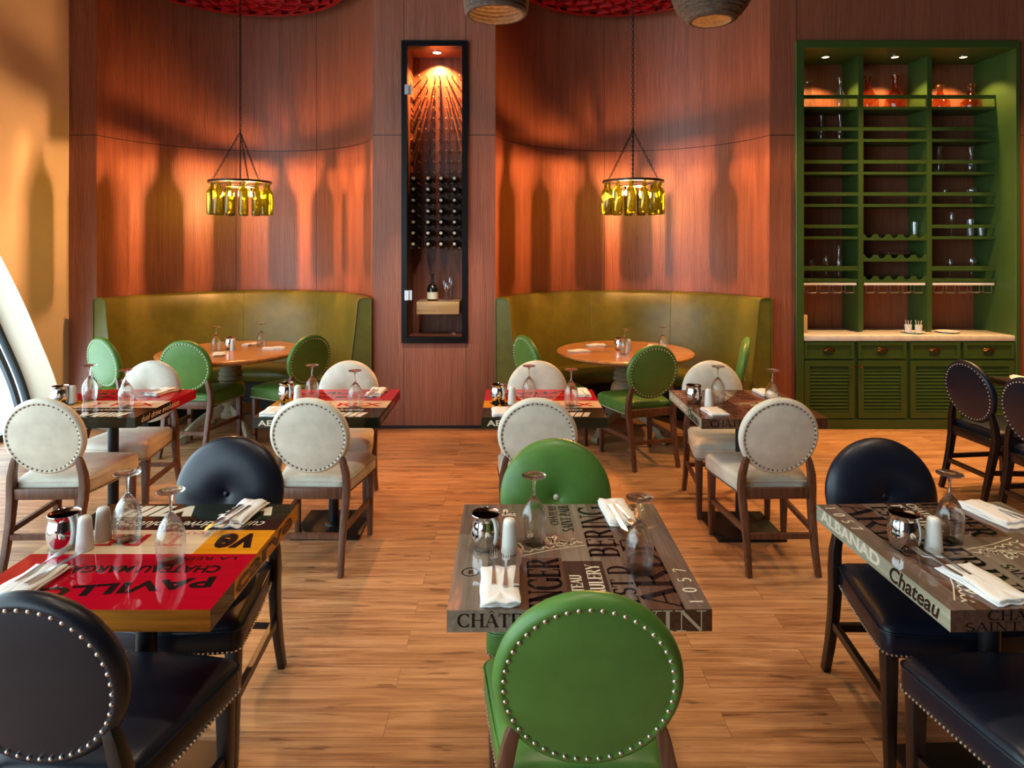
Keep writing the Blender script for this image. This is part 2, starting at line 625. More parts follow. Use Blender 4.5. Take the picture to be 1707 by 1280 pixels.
def wall_back():
    mb = MB()
    uvl = mb.b.loops.layers.uv.new('UVMap')
    prof = [(-4.42, WY), (-3.884, WY)]
    def arc(c, n=56):
        a0 = PI - math.asin((WY - c[1]) / c[2])
        a1 = math.asin((WY - c[1]) / c[2])
        return [(c[0] + c[2] * math.cos(a0 + (a1 - a0) * i / n), c[1] + c[2] * math.sin(a0 + (a1 - a0) * i / n)) for i in range(n + 1)]
    prof = [(-4.42, WY)] + arc(N1) + [(-1.028, WY), (-0.412, WY)] + arc(N2) + [(2.64, WY), (4.724, WY), (6.6, WY)]
    s = 0.0
    for (x0, y0), (x1, y1) in zip(prof[:-1], prof[1:]):
        d = math.hypot(x1 - x0, y1 - y0)
        spans = [(0, CEIL)]
        if abs(x0 + 1.028) < 1e-4:
            spans = [(0, 0.80), (3.61, CEIL)]
        if abs(x0 - 2.64) < 1e-4:
            spans = [(3.607, CEIL)]
        for z0, z1 in spans:
            # wall of 12 mm veneered board: front and back face
            nx, ny = (y0 - y1) / d, (x1 - x0) / d
            fr = [(x0, y0, z0), (x1, y1, z0), (x1, y1, z1), (x0, y0, z1)]
            fc = mb.f([mb.v(p) for p in fr])
            for lp, uvp in zip(fc.loops, ((s, z0), (s + d, z0), (s + d, z1), (s, z1))):
                lp[uvl].uv = uvp
            bk = [mb.v((p[0] + nx * 0.02, p[1] + ny * 0.02, p[2])) for p in fr]
            fb = mb.f(list(reversed(bk)))
            for lp in fb.loops:
                lp[uvl].uv = (s, z0)
        s += d
    o = mb.build('wall_back', 'wall_wood', smooth=0, recalc=False)
    o.data.shade_smooth()
    bm = bmesh.new()
    bm.from_mesh(o.data)
    bmesh.ops.remove_doubles(bm, verts=bm.verts, dist=1e-5)
    bm.to_mesh(o.data)
    bm.free()
    o.data.set_sharp_from_angle(angle=R(20))
    return structure(o)
wall_back()
mb = MB()
for x0, x1 in ((-4.13, -3.884), (-1.297, -0.154), (2.406, 2.64), (4.724, 6.6)):
    mb.box(x0, x1, WY - 0.004, WY + 0.01, 0, 0.028)
structure(mb.build('baseboard_back', 'dark_trim', smooth=0))

# left end wall, cut along the sweep of the big window
LX = -4.136
curve = [(6.09, 0.0), (6.0, 0.31), (5.894, 0.569), (5.72, 0.90), (5.547, 1.22), (5.287, 1.633), (4.9, 2.2), (4.3, 2.95), (3.4, 3.8), (2.8, CEIL)]
def smooth_curve(c, k=6):
    out = []
    for i in range(len(c) - 1):
        p0, p1, p2, p3 = c[max(i - 1, 0)], c[i], c[i + 1], c[min(i + 2, len(c) - 1)]
        for j in range(k):
            t = j / k
            out.append(tuple(0.5 * ((2 * p1[a]) + (-p0[a] + p2[a]) * t + (2 * p0[a] - 5 * p1[a] + 4 * p2[a] - p3[a]) * t * t
                                    + (-p0[a] + 3 * p1[a] - 3 * p2[a] + p3[a]) * t ** 3) for a in (0, 1)))
    out.append(c[-1])
    return out
sc_ = smooth_curve(curve)
MYZ = Matrix(((0, 0, 1, 0), (1, 0, 0, 0), (0, 1, 0, 0), (0, 0, 0, 1)))     # (u,v,d) -> (x=d, y=u, z=v)
mb = MB()
poly = sc_ + [(WY, CEIL), (WY, 0)]
mb.prism(poly, MYZ, LX - 0.28, LX)
structure(mb.build('wall_left', 'paint', smooth=25))
# window frame along the sweep, mullions and glass
mb = MB()
for off, x, w, d in ((0.0, LX - 0.31, 0.05, 0.06), (-0.10, LX - 0.33, 0.035, 0.05)):
    pts = [(x, y + off, max(z, 0.0)) for y, z in sc_]
    mb.bar(pts, (w, d))
for y in (4.2, 2.6, 1.0, -0.6, -2.2, -3.8):
    zt = CEIL if y < 2.8 else 3.05
    mb.box(LX - 0.36, LX - 0.30, y - 0.025, y + 0.025, 0, zt)
for z in (0.03, 2.6):
    mb.box(LX - 0.36, LX - 0.30, -4.0, 6.05 if z < 1 else 4.55, z - 0.03, z + 0.03)
wf = mb.build('window_1', 'window_metal', smooth=30)
structure(wf)
mb = MB()
mb.prism(sc_ + [(-4.0, CEIL), (-4.0, 0)], MYZ, LX - 0.345, LX - 0.335)
mb.build('window_glass', 'pane', wf, smooth=0)
# right wall, and the glazed wall behind the viewer
mb = MB()
mb.box(6.6, 6.7, -4.0, 7.3, 0, CEIL)
structure(mb.build('wall_right', 'dark_paint', smooth=0))
mb = MB()
mb.box(-2.95, 6.7, -4.1, -4.0, 0, CEIL)
mb.box(-4.5, -2.95, -4.1, -4.0, 0, 0.45)
mb.box(-4.5, -2.95, -4.1, -4.0, 3.5, CEIL)
structure(mb.build('wall_front', 'dark_paint', smooth=0))
mb = MB()
for x in (-4.12, -3.56, -3.0):
    mb.box(x, x + 0.05, -4.08, -4.02, 0.45, 3.5)
mb.box(-4.12, -2.95, -4.08, -4.02, 2.5, 2.55)
structure(mb.build('window_2', 'window_metal', smooth=0))

# ================================================================== LETTERING
def arc2(cx, cy, rx, ry, a0, a1, n=14):
    return [(cx + rx * math.cos(R(a0 + (a1 - a0) * i / n)), cy + ry * math.sin(R(a0 + (a1 - a0) * i / n))) for i in range(n + 1)]
# serif capitals: width, strokes (polyline, 1 = thick by direction, 0 = thin), serif points
GL = {
 'A': (.74, [([(.06, 0), (.37, 1)], 0), ([(.37, 1), (.68, 0)], 1), ([(.17, .36), (.55, .36)], 0)], [(.06, 0), (.68, 0)]),
 'B': (.68, [([(.14, 0), (.14, 1)], 1), ([(.14, 1), (.32, 1)] + arc2(.32, .76, .22, .24, 90, -90) + [(.14, .52)], 1),
             ([(.32, .52)] + arc2(.34, .26, .27, .26, 90, -90) + [(.14, 0)], 1)], [(.12, 0), (.12, 1)]),
 'C': (.74, [(arc2(.42, .5, .36, .5, 48, 312, 22), 1), ([(.67, .98), (.67, .74)], 0), ([(.67, .02), (.67, .26)], 0)], []),
 'D': (.76, [([(.14, 0), (.14, 1)], 1), ([(.14, 1), (.28, 1)] + arc2(.28, .5, .42, .5, 90, -90, 18) + [(.14, 0)], 1)], [(.12, 0), (.12, 1)]),
 'E': (.62, [([(.14, 0), (.14, 1)], 1), ([(.14, 1), (.56, 1)], 0), ([(.14, .52), (.46, .52)], 0), ([(.14, 0), (.58, 0)], 0),
             ([(.56, 1), (.56, .82)], 0), ([(.58, 0), (.58, .2)], 0), ([(.46, .62), (.46, .42)], 0)], [(.12, 0), (.12, 1)]),
 'G': (.80, [(arc2(.42, .5, .36, .5, 48, 312, 22), 1), ([(.67, .98), (.67, .74)], 0), ([(.68, .42), (.68, .05)], 1)], [(.68, .42)]),
 'H': (.82, [([(.15, 0), (.15, 1)], 1), ([(.67, 0), (.67, 1)], 1), ([(.15, .52), (.67, .52)], 0)], [(.15, 0), (.15, 1), (.67, 0), (.67, 1)]),
 'I': (.34, [([(.17, 0), (.17, 1)], 1)], [(.17, 0), (.17, 1)]),
 'L': (.60, [([(.14, 0), (.14, 1)], 1), ([(.14, 0), (.56, 0)], 0), ([(.56, 0), (.56, .24)], 0)], [(.14, 0), (.14, 1)]),
 'N': (.82, [([(.14, 0), (.14, 1)], 0), ([(.14, 1), (.68, 0)], 1), ([(.68, 0), (.68, 1)], 0)], [(.14, 0), (.10, 1), (.68, 1)]),
 'O': (.80, [(arc2(.40, .5, .35, .5, 0, 360, 28), 1)], []),
 '0': (.62, [(arc2(.31, .5, .25, .5, 0, 360, 24), 1)], []),
 'P': (.64, [([(.14, 0), (.14, 1)], 1), ([(.14, 1), (.32, 1)] + arc2(.32, .73, .24, .27, 90, -90) + [(.14, .46)], 1)], [(.14, 0), (.12, 1)]),
 'R': (.76, [([(.14, 0), (.14, 1)], 1), ([(.14, 1), (.32, 1)] + arc2(.32, .74, .24, .26, 90, -90) + [(.14, .48)], 1), ([(.36, .48), (.66, 0)], 1)], [(.14, 0), (.12, 1), (.68, 0)]),
 'S': (.58, [(arc2(.29, .75, .21, .25, 40, 270, 14) + arc2(.29, .25, .23, .25, 90, -140, 14), 1), ([(.48, .98), (.48, .76)], 0), ([(.07, .02), (.07, .26)], 0)], []),
 'T': (.70, [([(.35, 0), (.35, 1)], 1), ([(.04, 1), (.66, 1)], 0), ([(.04, 1), (.04, .8)], 0), ([(.66, 1), (.66, .8)], 0)], [(.35, 0)]),
 'U': (.78, [([(.14, 1), (.14, .3)] + arc2(.39, .3, .25, .3, 180, 360, 14) + [(.64, 1)], 1)], [(.14, 1), (.64, 1)]),
 'V': (.72, [([(.06, 1), (.36, 0)], 1), ([(.36, 0), (.66, 1)], 0)], [(.06, 1), (.66, 1)]),
 'X': (.72, [([(.06, 1), (.66, 0)], 1), ([(.06, 0), (.66, 1)], 0)], [(.06, 0), (.66, 0), (.06, 1), (.66, 1)]),
 'Y': (.70, [([(.05, 1), (.35, .46)], 1), ([(.35, .46), (.65, 1)], 0), ([(.35, .46), (.35, 0)], 1)], [(.35, 0), (.05, 1), (.65, 1)]),
 'M': (.92, [([(.12, 0), (.12, 1)], 0), ([(.12, 1), (.46, .1)], 1), ([(.46, .1), (.80, 1)], 0), ([(.80, 0), (.80, 1)], 1)], [(.12, 0), (.80, 0), (.10, 1), (.82, 1)]),
 '1': (.40, [([(.2, 0), (.2, 1)], 1), ([(.2, 1), (.06, .84)], 0)], [(.2, 0)]),
 '5': (.58, [([(.12, 1), (.48, 1)], 0), ([(.12, 1), (.12, .55)], 0), ([(.12, .55)] + arc2(.26, .31, .24, .31, 100, -140, 16), 1)], []),
 '7': (.56, [([(.06, 1), (.50, 1)], 0), ([(.50, 1), (.2, 0)], 1), ([(.06, 1), (.06, .84)], 0)], []),
 '.': (.26, [([(.10, .06), (.18, .06)], 1)], []),
 '-': (.40, [([(.06, .42), (.34, .42)], 0)], []),
 ' ': (.36, [], []),
}
def stroke(mb, pts, mx, wf, mat):
    """flat ribbon along 2D pts; wf(direction) = width"""
    n = len(pts)
    L_, R_ = [], []
    for i in range(n):
        a, b = pts[max(i - 1, 0)], pts[min(i + 1, n - 1)]
        d = Vector((b[0] - a[0], b[1] - a[1]))
        d = d.normalized() if d.length > 1e-9 else Vector((1, 0))
        w = wf(d) / 2
        nx, ny = -d.y * w, d.x * w
        L_.append(mb.v(mx @ Vector((pts[i][0] + nx, pts[i][1] + ny, 0))))
        R_.append(mb.v(mx @ Vector((pts[i][0] - nx, pts[i][1] - ny, 0))))
    for i in range(n - 1):
        mb.f([R_[i], R_[i + 1], L_[i + 1], L_[i]], mat)
def serif_text(mb, txt, mx, h, mat, sx=1.0, thick=0.20, thin=0.06, gap=0.06, width=None):
    """text on the plane of mx (u along the line, v up)"""
    if width:
        tot = sum(GL[c.replace('Â', 'A').replace('É', 'E')][0] + gap for c in txt) - gap
        sx = width / (tot * h)
    u = 0.0
    for ch in txt:
        base = {'Â': 'A', 'É': 'E'}.get(ch, ch)
        w, strokes, ser = GL[base]
        def T(p):
            return ((u + p[0]) * h * sx, p[1] * h)
        for pts, k in strokes:
            if k:
                wf = lambda d: h * (thin + (thick - thin) * abs(d.y)) * min(1, sx * 1.1)
            else:
                wf = lambda d: h * thin
            stroke(mb, [T(p) for p in pts], mx, wf, mat)
        for x, y in ser:
            stroke(mb, [T((x - .13, y)), T((x + .13, y))], mx, lambda d: h * thin, mat)
        if ch == 'Â':
            stroke(mb, [T((.22, 1.08)), T((.37, 1.24)), T((.52, 1.08))], mx, lambda d: h * thin, mat)
        if ch == 'É':
            stroke(mb, [T((.28, 1.08)), T((.44, 1.24))], mx, lambda d: h * thin * 1.5, mat)
        u += w + gap
def sans_text(mb, txt, mx, h, mat, width=None, shear=0.0, bold=0.0):
    cu = bpy.data.curves.new('lettering', 'FONT')
    cu.body = txt
    cu.size = 1.0
    cu.offset = bold
    cu.shear = shear
    cu.resolution_u = 3
    ob = bpy.data.objects.new('lettering', cu)
    COL.objects.link(ob)
    bpy.context.view_layer.update()
    me = bpy.data.meshes.new_from_object(ob.evaluated_get(bpy.context.evaluated_depsgraph_get()))
    xs = [v.co.x for v in me.vertices]
    ys = [v.co.y for v in me.vertices]
    x0, x1, y0, y1 = min(xs), max(xs), min(ys), max(ys)
    sy = h / 0.73
    sx = (width / (x1 - x0)) if width else sy
    vs = [mb.v(mx @ Vector(((v.co.x - x0) * sx, v.co.y * sy, 0))) for v in me.vertices]
    for p in me.polygons:
        mb.f([vs[i] for i in p.vertices], mat)
    bpy.data.objects.remove(ob)
    bpy.data.curves.remove(cu)
    bpy.data.meshes.remove(me)
def plane(o, u, v):
    u, v = Vector(u), Vector(v)
    n = u.cross(v)
    m = Matrix((u, v, n)).transposed().to_4x4()
    return Matrix.Translation(Vector(o)) @ m
def scribble(mb, mx, w, h, mat, seed, wd=0.0055):
    """loose handwriting"""
    rn = random.Random(seed)
    n = int(w / (h * 0.42))
    pts = []
    for i in range(n * 8 + 1):
        t = i / 8
        amp = h * (0.25 + 0.75 * (1 if int(t) in (0, 3, 6) else 0.35 + 0.2 * rn.random() * 0))
        pts.append((w * t / n + amp * 0.35 * math.sin(2 * PI * t) * 0.6, h * 0.15 + amp * 0.5 * (1 - math.cos(2 * PI * t)) / 1.0 * 0.9))
    stroke(mb, pts, mx, lambda d: wd * (0.5 + 0.8 * abs(d.y)), mat)
    stroke(mb, [(0, -h * 0.05), (w * 0.5, h * 0.02), (w, -h * 0.08)], mx, lambda d: wd * 0.7, mat)

# ================================================================== TABLES
TZ, TT = 0.76, 0.058
def table_base(root, dy=0.0):
    mb = MB()
    mb.tube([(0, dy, 0.02), (0, dy, TZ - TT - 0.008)], 0.03, 20)
    mb.build('column', 'black_metal', root)
    mb = MB()
    mb.box(-0.2, 0.2, dy - 0.2, dy + 0.2, 0, 0.016)
    mb.bevel(0.003)
    mb.lathe([(0, 0.016), (0.055, 0.016), (0.05, 0.026), (0.03, 0.03), (0, 0.03)], 20, Matrix.Translation((0, dy, 0)))
    mb.build('base_plate', 'black_metal', root)
    mb = MB()
    mb.box(-0.24, 0.24, -0.025, 0.025, TZ - TT - 0.008, TZ - TT)
    mb.box(-0.025, 0.025, -0.24, 0.24, TZ - TT - 0.008, TZ - TT)
    mb.build('top_bracket', 'black_metal', root, smooth=0)
def printed_top(root, half, cells, edges, mats):
    """slab whose top is cut in printed cells (x0,x1,y0,y1,mat) and whose edges run in strips (side, a0, a1, mat)"""
    mb = MB()
    h = half
    for x0, x1, y0, y1, m in cells:
        mb.f([mb.v((x0 - h, y0 - h, TZ)), mb.v((x1 - h, y0 - h, TZ)), mb.v((x1 - h, y1 - h, TZ)), mb.v((x0 - h, y1 - h, TZ))], m)
    mb.f([mb.v(p) for p in ((-h, -h, TZ - TT), (-h, h, TZ - TT), (h, h, TZ - TT), (h, -h, TZ - TT))], 0)
    for side, a0, a1, m in edges:
        a, b = a0 - h, a1 - h
        q = {'front': ((a, -h), (b, -h)), 'back': ((b, h), (a, h)), 'left': ((-h, b), (-h, a)), 'right': ((h, a), (h, b))}[side]
        (x0, y0), (x1, y1) = q
        mb.f([mb.v((x0, y0, TZ - TT)), mb.v((x1, y1, TZ - TT)), mb.v((x1, y1, TZ)), mb.v((x0, y0, TZ))], m)
    return mb
HALF = 0.35
E = 0.0006
def top_plane(x, y, ang):
    c, s_ = math.cos(R(ang)), math.sin(R(ang))
    return plane((x - HALF, y - HALF, TZ + E), (c, s_, 0), (-s_, c, 0))
def front_plane(x, z):
    return plane((x - HALF, -HALF - E, TZ - TT + z), (1, 0, 0), (0, 0, 1))
def back_plane(x, z):
    return plane((HALF - x, HALF + E, TZ - TT + z), (-1, 0, 0), (0, 0, 1))
def right_plane(y, z):
    return plane((HALF + E, y - HALF, TZ - TT + z), (0, 1, 0), (0, 0, 1))
def left_plane(y, z):
    return plane((-HALF - E, HALF - y, TZ - TT + z), (0, -1, 0), (0, 0, 1))

def red_table():
    t = thing('dining_table', '', 'table')
    cells = [(0, .7, .39, .7, 0), (0, .2, .22, .39, 1), (.2, .7, .22, .39, 2), (0, .7, .13, .22, 3), (0, .7, 0, .13, 4)]
    edges = [('front', 0, .7, 4), ('back', 0, .7, 5), ('right', 0, .13, 4), ('right', .13, .39, 3), ('right', .39, .7, 0),
             ('left', 0, .39, 1), ('left', .39, .56, 4), ('left', .56, .7, 4)]
    edges = [('front', 0, .7, 4), ('back', 0, .7, 5), ('right', 0, .13, 4), ('right', .13, .39, 3), ('right', .39, .7, 0),
             ('left', 0, .55, 1), ('left', .55, .7, 4)]
    top = printed_top(t, HALF, cells, edges, None)
    mb = top
    ink, wh, rd = 6, 7, 8
    sans_text(mb, 'PAVILLON', top_plane(.06, .53, 8), .058, ink, .58, bold=.035)
    sans_text(mb, 'CHATEAU MARGAUX', top_plane(.07, .465, 0), .042, ink, .52, bold=.03)
    sans_text(mb, 'LA REINE', top_plane(.05, .41, 0), .02, ink, .20)
    sans_text(mb, 'T REX', top_plane(.26, .255, 0), .085, rd, .40, bold=.015)
    sans_text(mb, 'CUVEE', top_plane(.23, .235, 0), .018, rd, .12)
    sans_text(mb, 've', top_plane(.035, .255, 0), .14, ink, .13, bold=.04)
    sans_text(mb, 'cultural drive evolutions', top_plane(.06, .152, 0), .05, wh, .52, shear=.35, bold=.005)
    sans_text(mb, 'VE', top_plane(.06, .03, 0), .075, wh, .19, shear=.25, bold=.03)
    sans_text(mb, 'VIIII', top_plane(.34, .025, 0), .085, wh, .28, shear=.2, bold=.05)
    sans_text(mb, 'AEILS', front_plane(.03, .012), .032, wh, .16, bold=.02)
    sans_text(mb, 'carve', left_plane(.06 + .1, .008), .056, ink, .48, bold=.03)
    sans_text(mb, 'dual drive evolution', right_plane(.06, .014), .036, wh, .42, shear=.25, bold=.005)
    mb.build('tabletop', ['p_red', 'p_orange', 'p_cream', 'p_black', 'p_green', 'p_oak', 'p_ink', 'p_white', 'p_redink'], t, smooth=0, recalc=False)
    table_base(t, .025)
    return t

def grey_table(front, back, warm=False, dy=0.0):
    """front, back: lists of (text, x, z, height, width, mat)"""
    t = thing('dining_table', '', 'table')
    a, b, c, d = (5, 5, 2, 3) if warm else (0, 1, 2, 3)  # warm: same board, with the lamp warmth painted into its cells
    cells = [(0, .10, 0, .45, b), (0, .10, .45, .7, a), (.10, .195, 0, .7, a), (.195, .325, 0, .285, c), (.195, .325, .285, .7, a),
             (.325, .445, 0, .265, d), (.325, .445, .265, .7, b), (.445, .53, 0, .7, a), (.53, .63, 0, .7, c), (.63, .7, 0, .7, a)]
    edges = [('front', 0, .36, b), ('front', .36, .7, c), ('back', 0, .7, c), ('right', 0, .42, 4), ('right', .42, .7, 4), ('left', 0, .7, a)]
    top = printed_top(t, HALF, cells, edges, None)
    mb = top
    ink, wh = 6, 7
    serif_text(mb, 'ARDÉ', top_plane(.625, .008, 90), .10, ink, width=.40, thick=.22)
    for i, ch in enumerate('1057'):
        serif_text(mb, ch, top_plane(.685, .03 + i * .055, 90), .036, wh, thick=.18, thin=.1)
    serif_text(mb, 'BERING', top_plane(.505, .29, 90), .088, ink, width=.385)
    serif_text(mb, 'EST D.', top_plane(.515, .03, 90), .06, ink, width=.22)
    serif_text(mb, 'CHÂTEAU', top_plane(.372, .01, 90), .032, wh, width=.17, thick=.2)
    serif_text(mb, 'TRAULERY', top_plane(.432, .01, 90), .04, wh, width=.23, thick=.2)
    serif_text(mb, 'INGER', top_plane(.312, -.0 + .004, 90), .092, ink, width=.275)
    serif_text(mb, 'CHÂTEAU', top_plane(.335, .52, 90), .026, ink, width=.16)
    serif_text(mb, 'SAINT PAUL', top_plane(.382, .47, 90), .036, ink, width=.22)
    scribble(mb, top_plane(.20, .30, 20), .22, .085, wh, 3)
    scribble(mb, top_plane(.21, .40, -15), .16, .06, wh, 5)
    scribble(mb, top_plane(.56, .50, 60), .18, .07, wh, 8)
    scribble(mb, top_plane(.14, .60, 0), .05, .05, wh, 4, .008)
    # round monogram
    stroke(mb, arc2(.0, .0, .024, .024, 0, 360, 28), top_plane(.05, .2, 90), lambda d_: .0035, ink)
    sans_text(mb, 'm', top_plane(.058, .19, 90), .02, ink, .02, bold=.02)
    for (txt, x, z, hh, w, m) in front:
        serif_text(mb, txt, front_plane(x, z), hh, m, width=w, thick=.2)
    for (txt, x, z, hh, w, m) in back:
        serif_text(mb, txt, back_plane(x, z), hh, m, width=w, thick=.2)
    sans_text(mb, 'ALBANAD', right_plane(.03, .016), .04, wh, .36, bold=.03)
    sans_text(mb, 'Chateau', right_plane(.44, .008), .048, ink, .22, shear=.3, bold=.02)
    serif_text(mb, 'BERING', left_plane(.05, .012), .036, ink, width=.3, thick=.2)
    mb.build('tabletop', ['p_taupe', 'p_grey', 'p_brown', 'p_dkbrown', 'p_pale', 'p_rustbrown', 'p_ink', 'p_white'], t, smooth=0, recalc=False)
    table_base(t, dy)
    return t

red = Proto(red_table())
red.put((-1.145, 2.075, 0), PI, 'nearest red square table, black chairs on both sides, orange side edge with black lettering')
red.put((-2.44, 3.98, 0), 0, 'red and black lettered table nearest the big slanted window')
red.put((-1.09, 3.98, 0), 0, 'red and black lettered table standing before the wood pier')
red.put((0.18, 3.98, 0), 0, 'red and black lettered table straight behind the green chairs of the grey table')
t2 = grey_table([('CHÂTEAU', .028, .014, .034, .24, 6), ('VIN', .49, .002, .052, .195, 7)], [('SAINT', .1, .012, .036, .2, 6)], dy=-.04)
t2.location = (0.176, 2.075, 0)
t2.rotation_euler.z = R(0.4)
tag(t2, 'square grey brown table lettered in black serif, between two green chairs', 'table')
t3 = grey_table([('SAINT', .1, .012, .036, .2, 6)], [('CHÂTEAU', .10, .030, .024, .24, 6), ('SAINT-PAUL', .04, .002, .022, .3, 6)], dy=.04)
t3.location = (1.49, 2.085, 0)
t3.rotation_euler.z = PI + R(2.2)
tag(t3, 'square brown table with pale grey lettered side edge, between black chairs', 'table')
t7 = grey_table([('SAINT', .1, .012, .036, .2, 6)], [('CHÂTEAU', .05, .012, .036, .26, 6)], warm=True, dy=-.015)
t7.location = (1.39, 3.965, 0)
t7.rotation_euler.z = PI + R(0.8)
tag(t7, 'square reddish brown lettered table between cream chairs before the green cabinet', 'table')

# dark table at the far side
t8 = thing('dining_table', 'plain dark brown table beside two dark chairs before the green cabinet', 'table', (4.05, 4.15, 0))
mb = MB()
mb.box(-0.58, 0.58, -0.6, 0.6, TZ - 0.045, TZ)
mb.bevel(0.006)
mb.build('tabletop', 'dark_table', t8)
for y in (-0.35, 0.35):
    mb = MB()
    mb.tube([(0, y, 0.02), (0, y, TZ - 0.045)], 0.03, 16)
    mb.build('column', 'black_metal', t8)
    mb = MB()
    mb.box(-0.25, 0.25, y - 0.2, y + 0.2, 0, 0.016)
    mb.build('base_plate', 'black_metal', t8, smooth=0)

# round booth tables
def round_table():
    t = thing('round_table', '', 'table')
    mb = MB()
    mb.lathe([(0, .705), (.50, .705), (.565, .712), (.575, .722), (.598, .726), (.612, .736), (.614, .748), (.606, .757), (.590, .7595), (.57, .76), (0, .76)], 72)
    mb.build('tabletop', 'table_round', t)
    mb = MB()
    mb.lathe([(0, .16), (.085, .16), (.10, .18), (.10, .21), (.082, .23), (.075, .26), (.095, .30), (.12, .35), (.128, .40), (.115, .45), (.09, .475),
              (.085, .485), (.10, .495), (.108, .51), (.10, .525), (.088, .532), (.098, .545), (.104, .558), (.096, .572), (.082, .58), (.092, .592),
              (.096, .604), (.088, .616), (.074, .63), (.078, .66), (.10, .685), (.16, .70), (.16, .705), (0, .705)], 40)
    mb.build('pedestal', 'stone_paint', t)
    for k in range(4):
        a = R(45 + 90 * k)
        pts, secs = [], []
        for i in range(13):
            u = i / 12
            r = .06 + .36 * u
            z = .24 - .20 * (u ** 0.8) + .05 * math.sin(PI * u) - .0
            if u > .85:
                z = .045 + .02 * (u - .85)
            pts.append((r * math.cos(a), r * math.sin(a), z))
            secs.append((.05 + .012 * math.cos(u * 6), .10 - .045 * u))
        mb = MB()
        mb.bar(pts, secs, Vector((-math.sin(a), math.cos(a), 0)))
        mb.bevel(0.008, 2)
        e = Vector((.42 * math.cos(a), .42 * math.sin(a), .034))
        mb.tube([e + Vector((-math.sin(a), math.cos(a), 0)) * .034, e - Vector((-math.sin(a), math.cos(a), 0)) * .034], .034, 14)
        mb.build('foot', 'stone_paint', t)
    return t
rt = Proto(round_table())
rt.put((-2.55, 5.93, 0), 0, 'round wooden booth table on turned pedestal, on the window side of the wood pier')
rt.put((1.02, 5.93, 0), 0, 'round wooden booth table on turned pedestal, between wood pier and green cabinet')

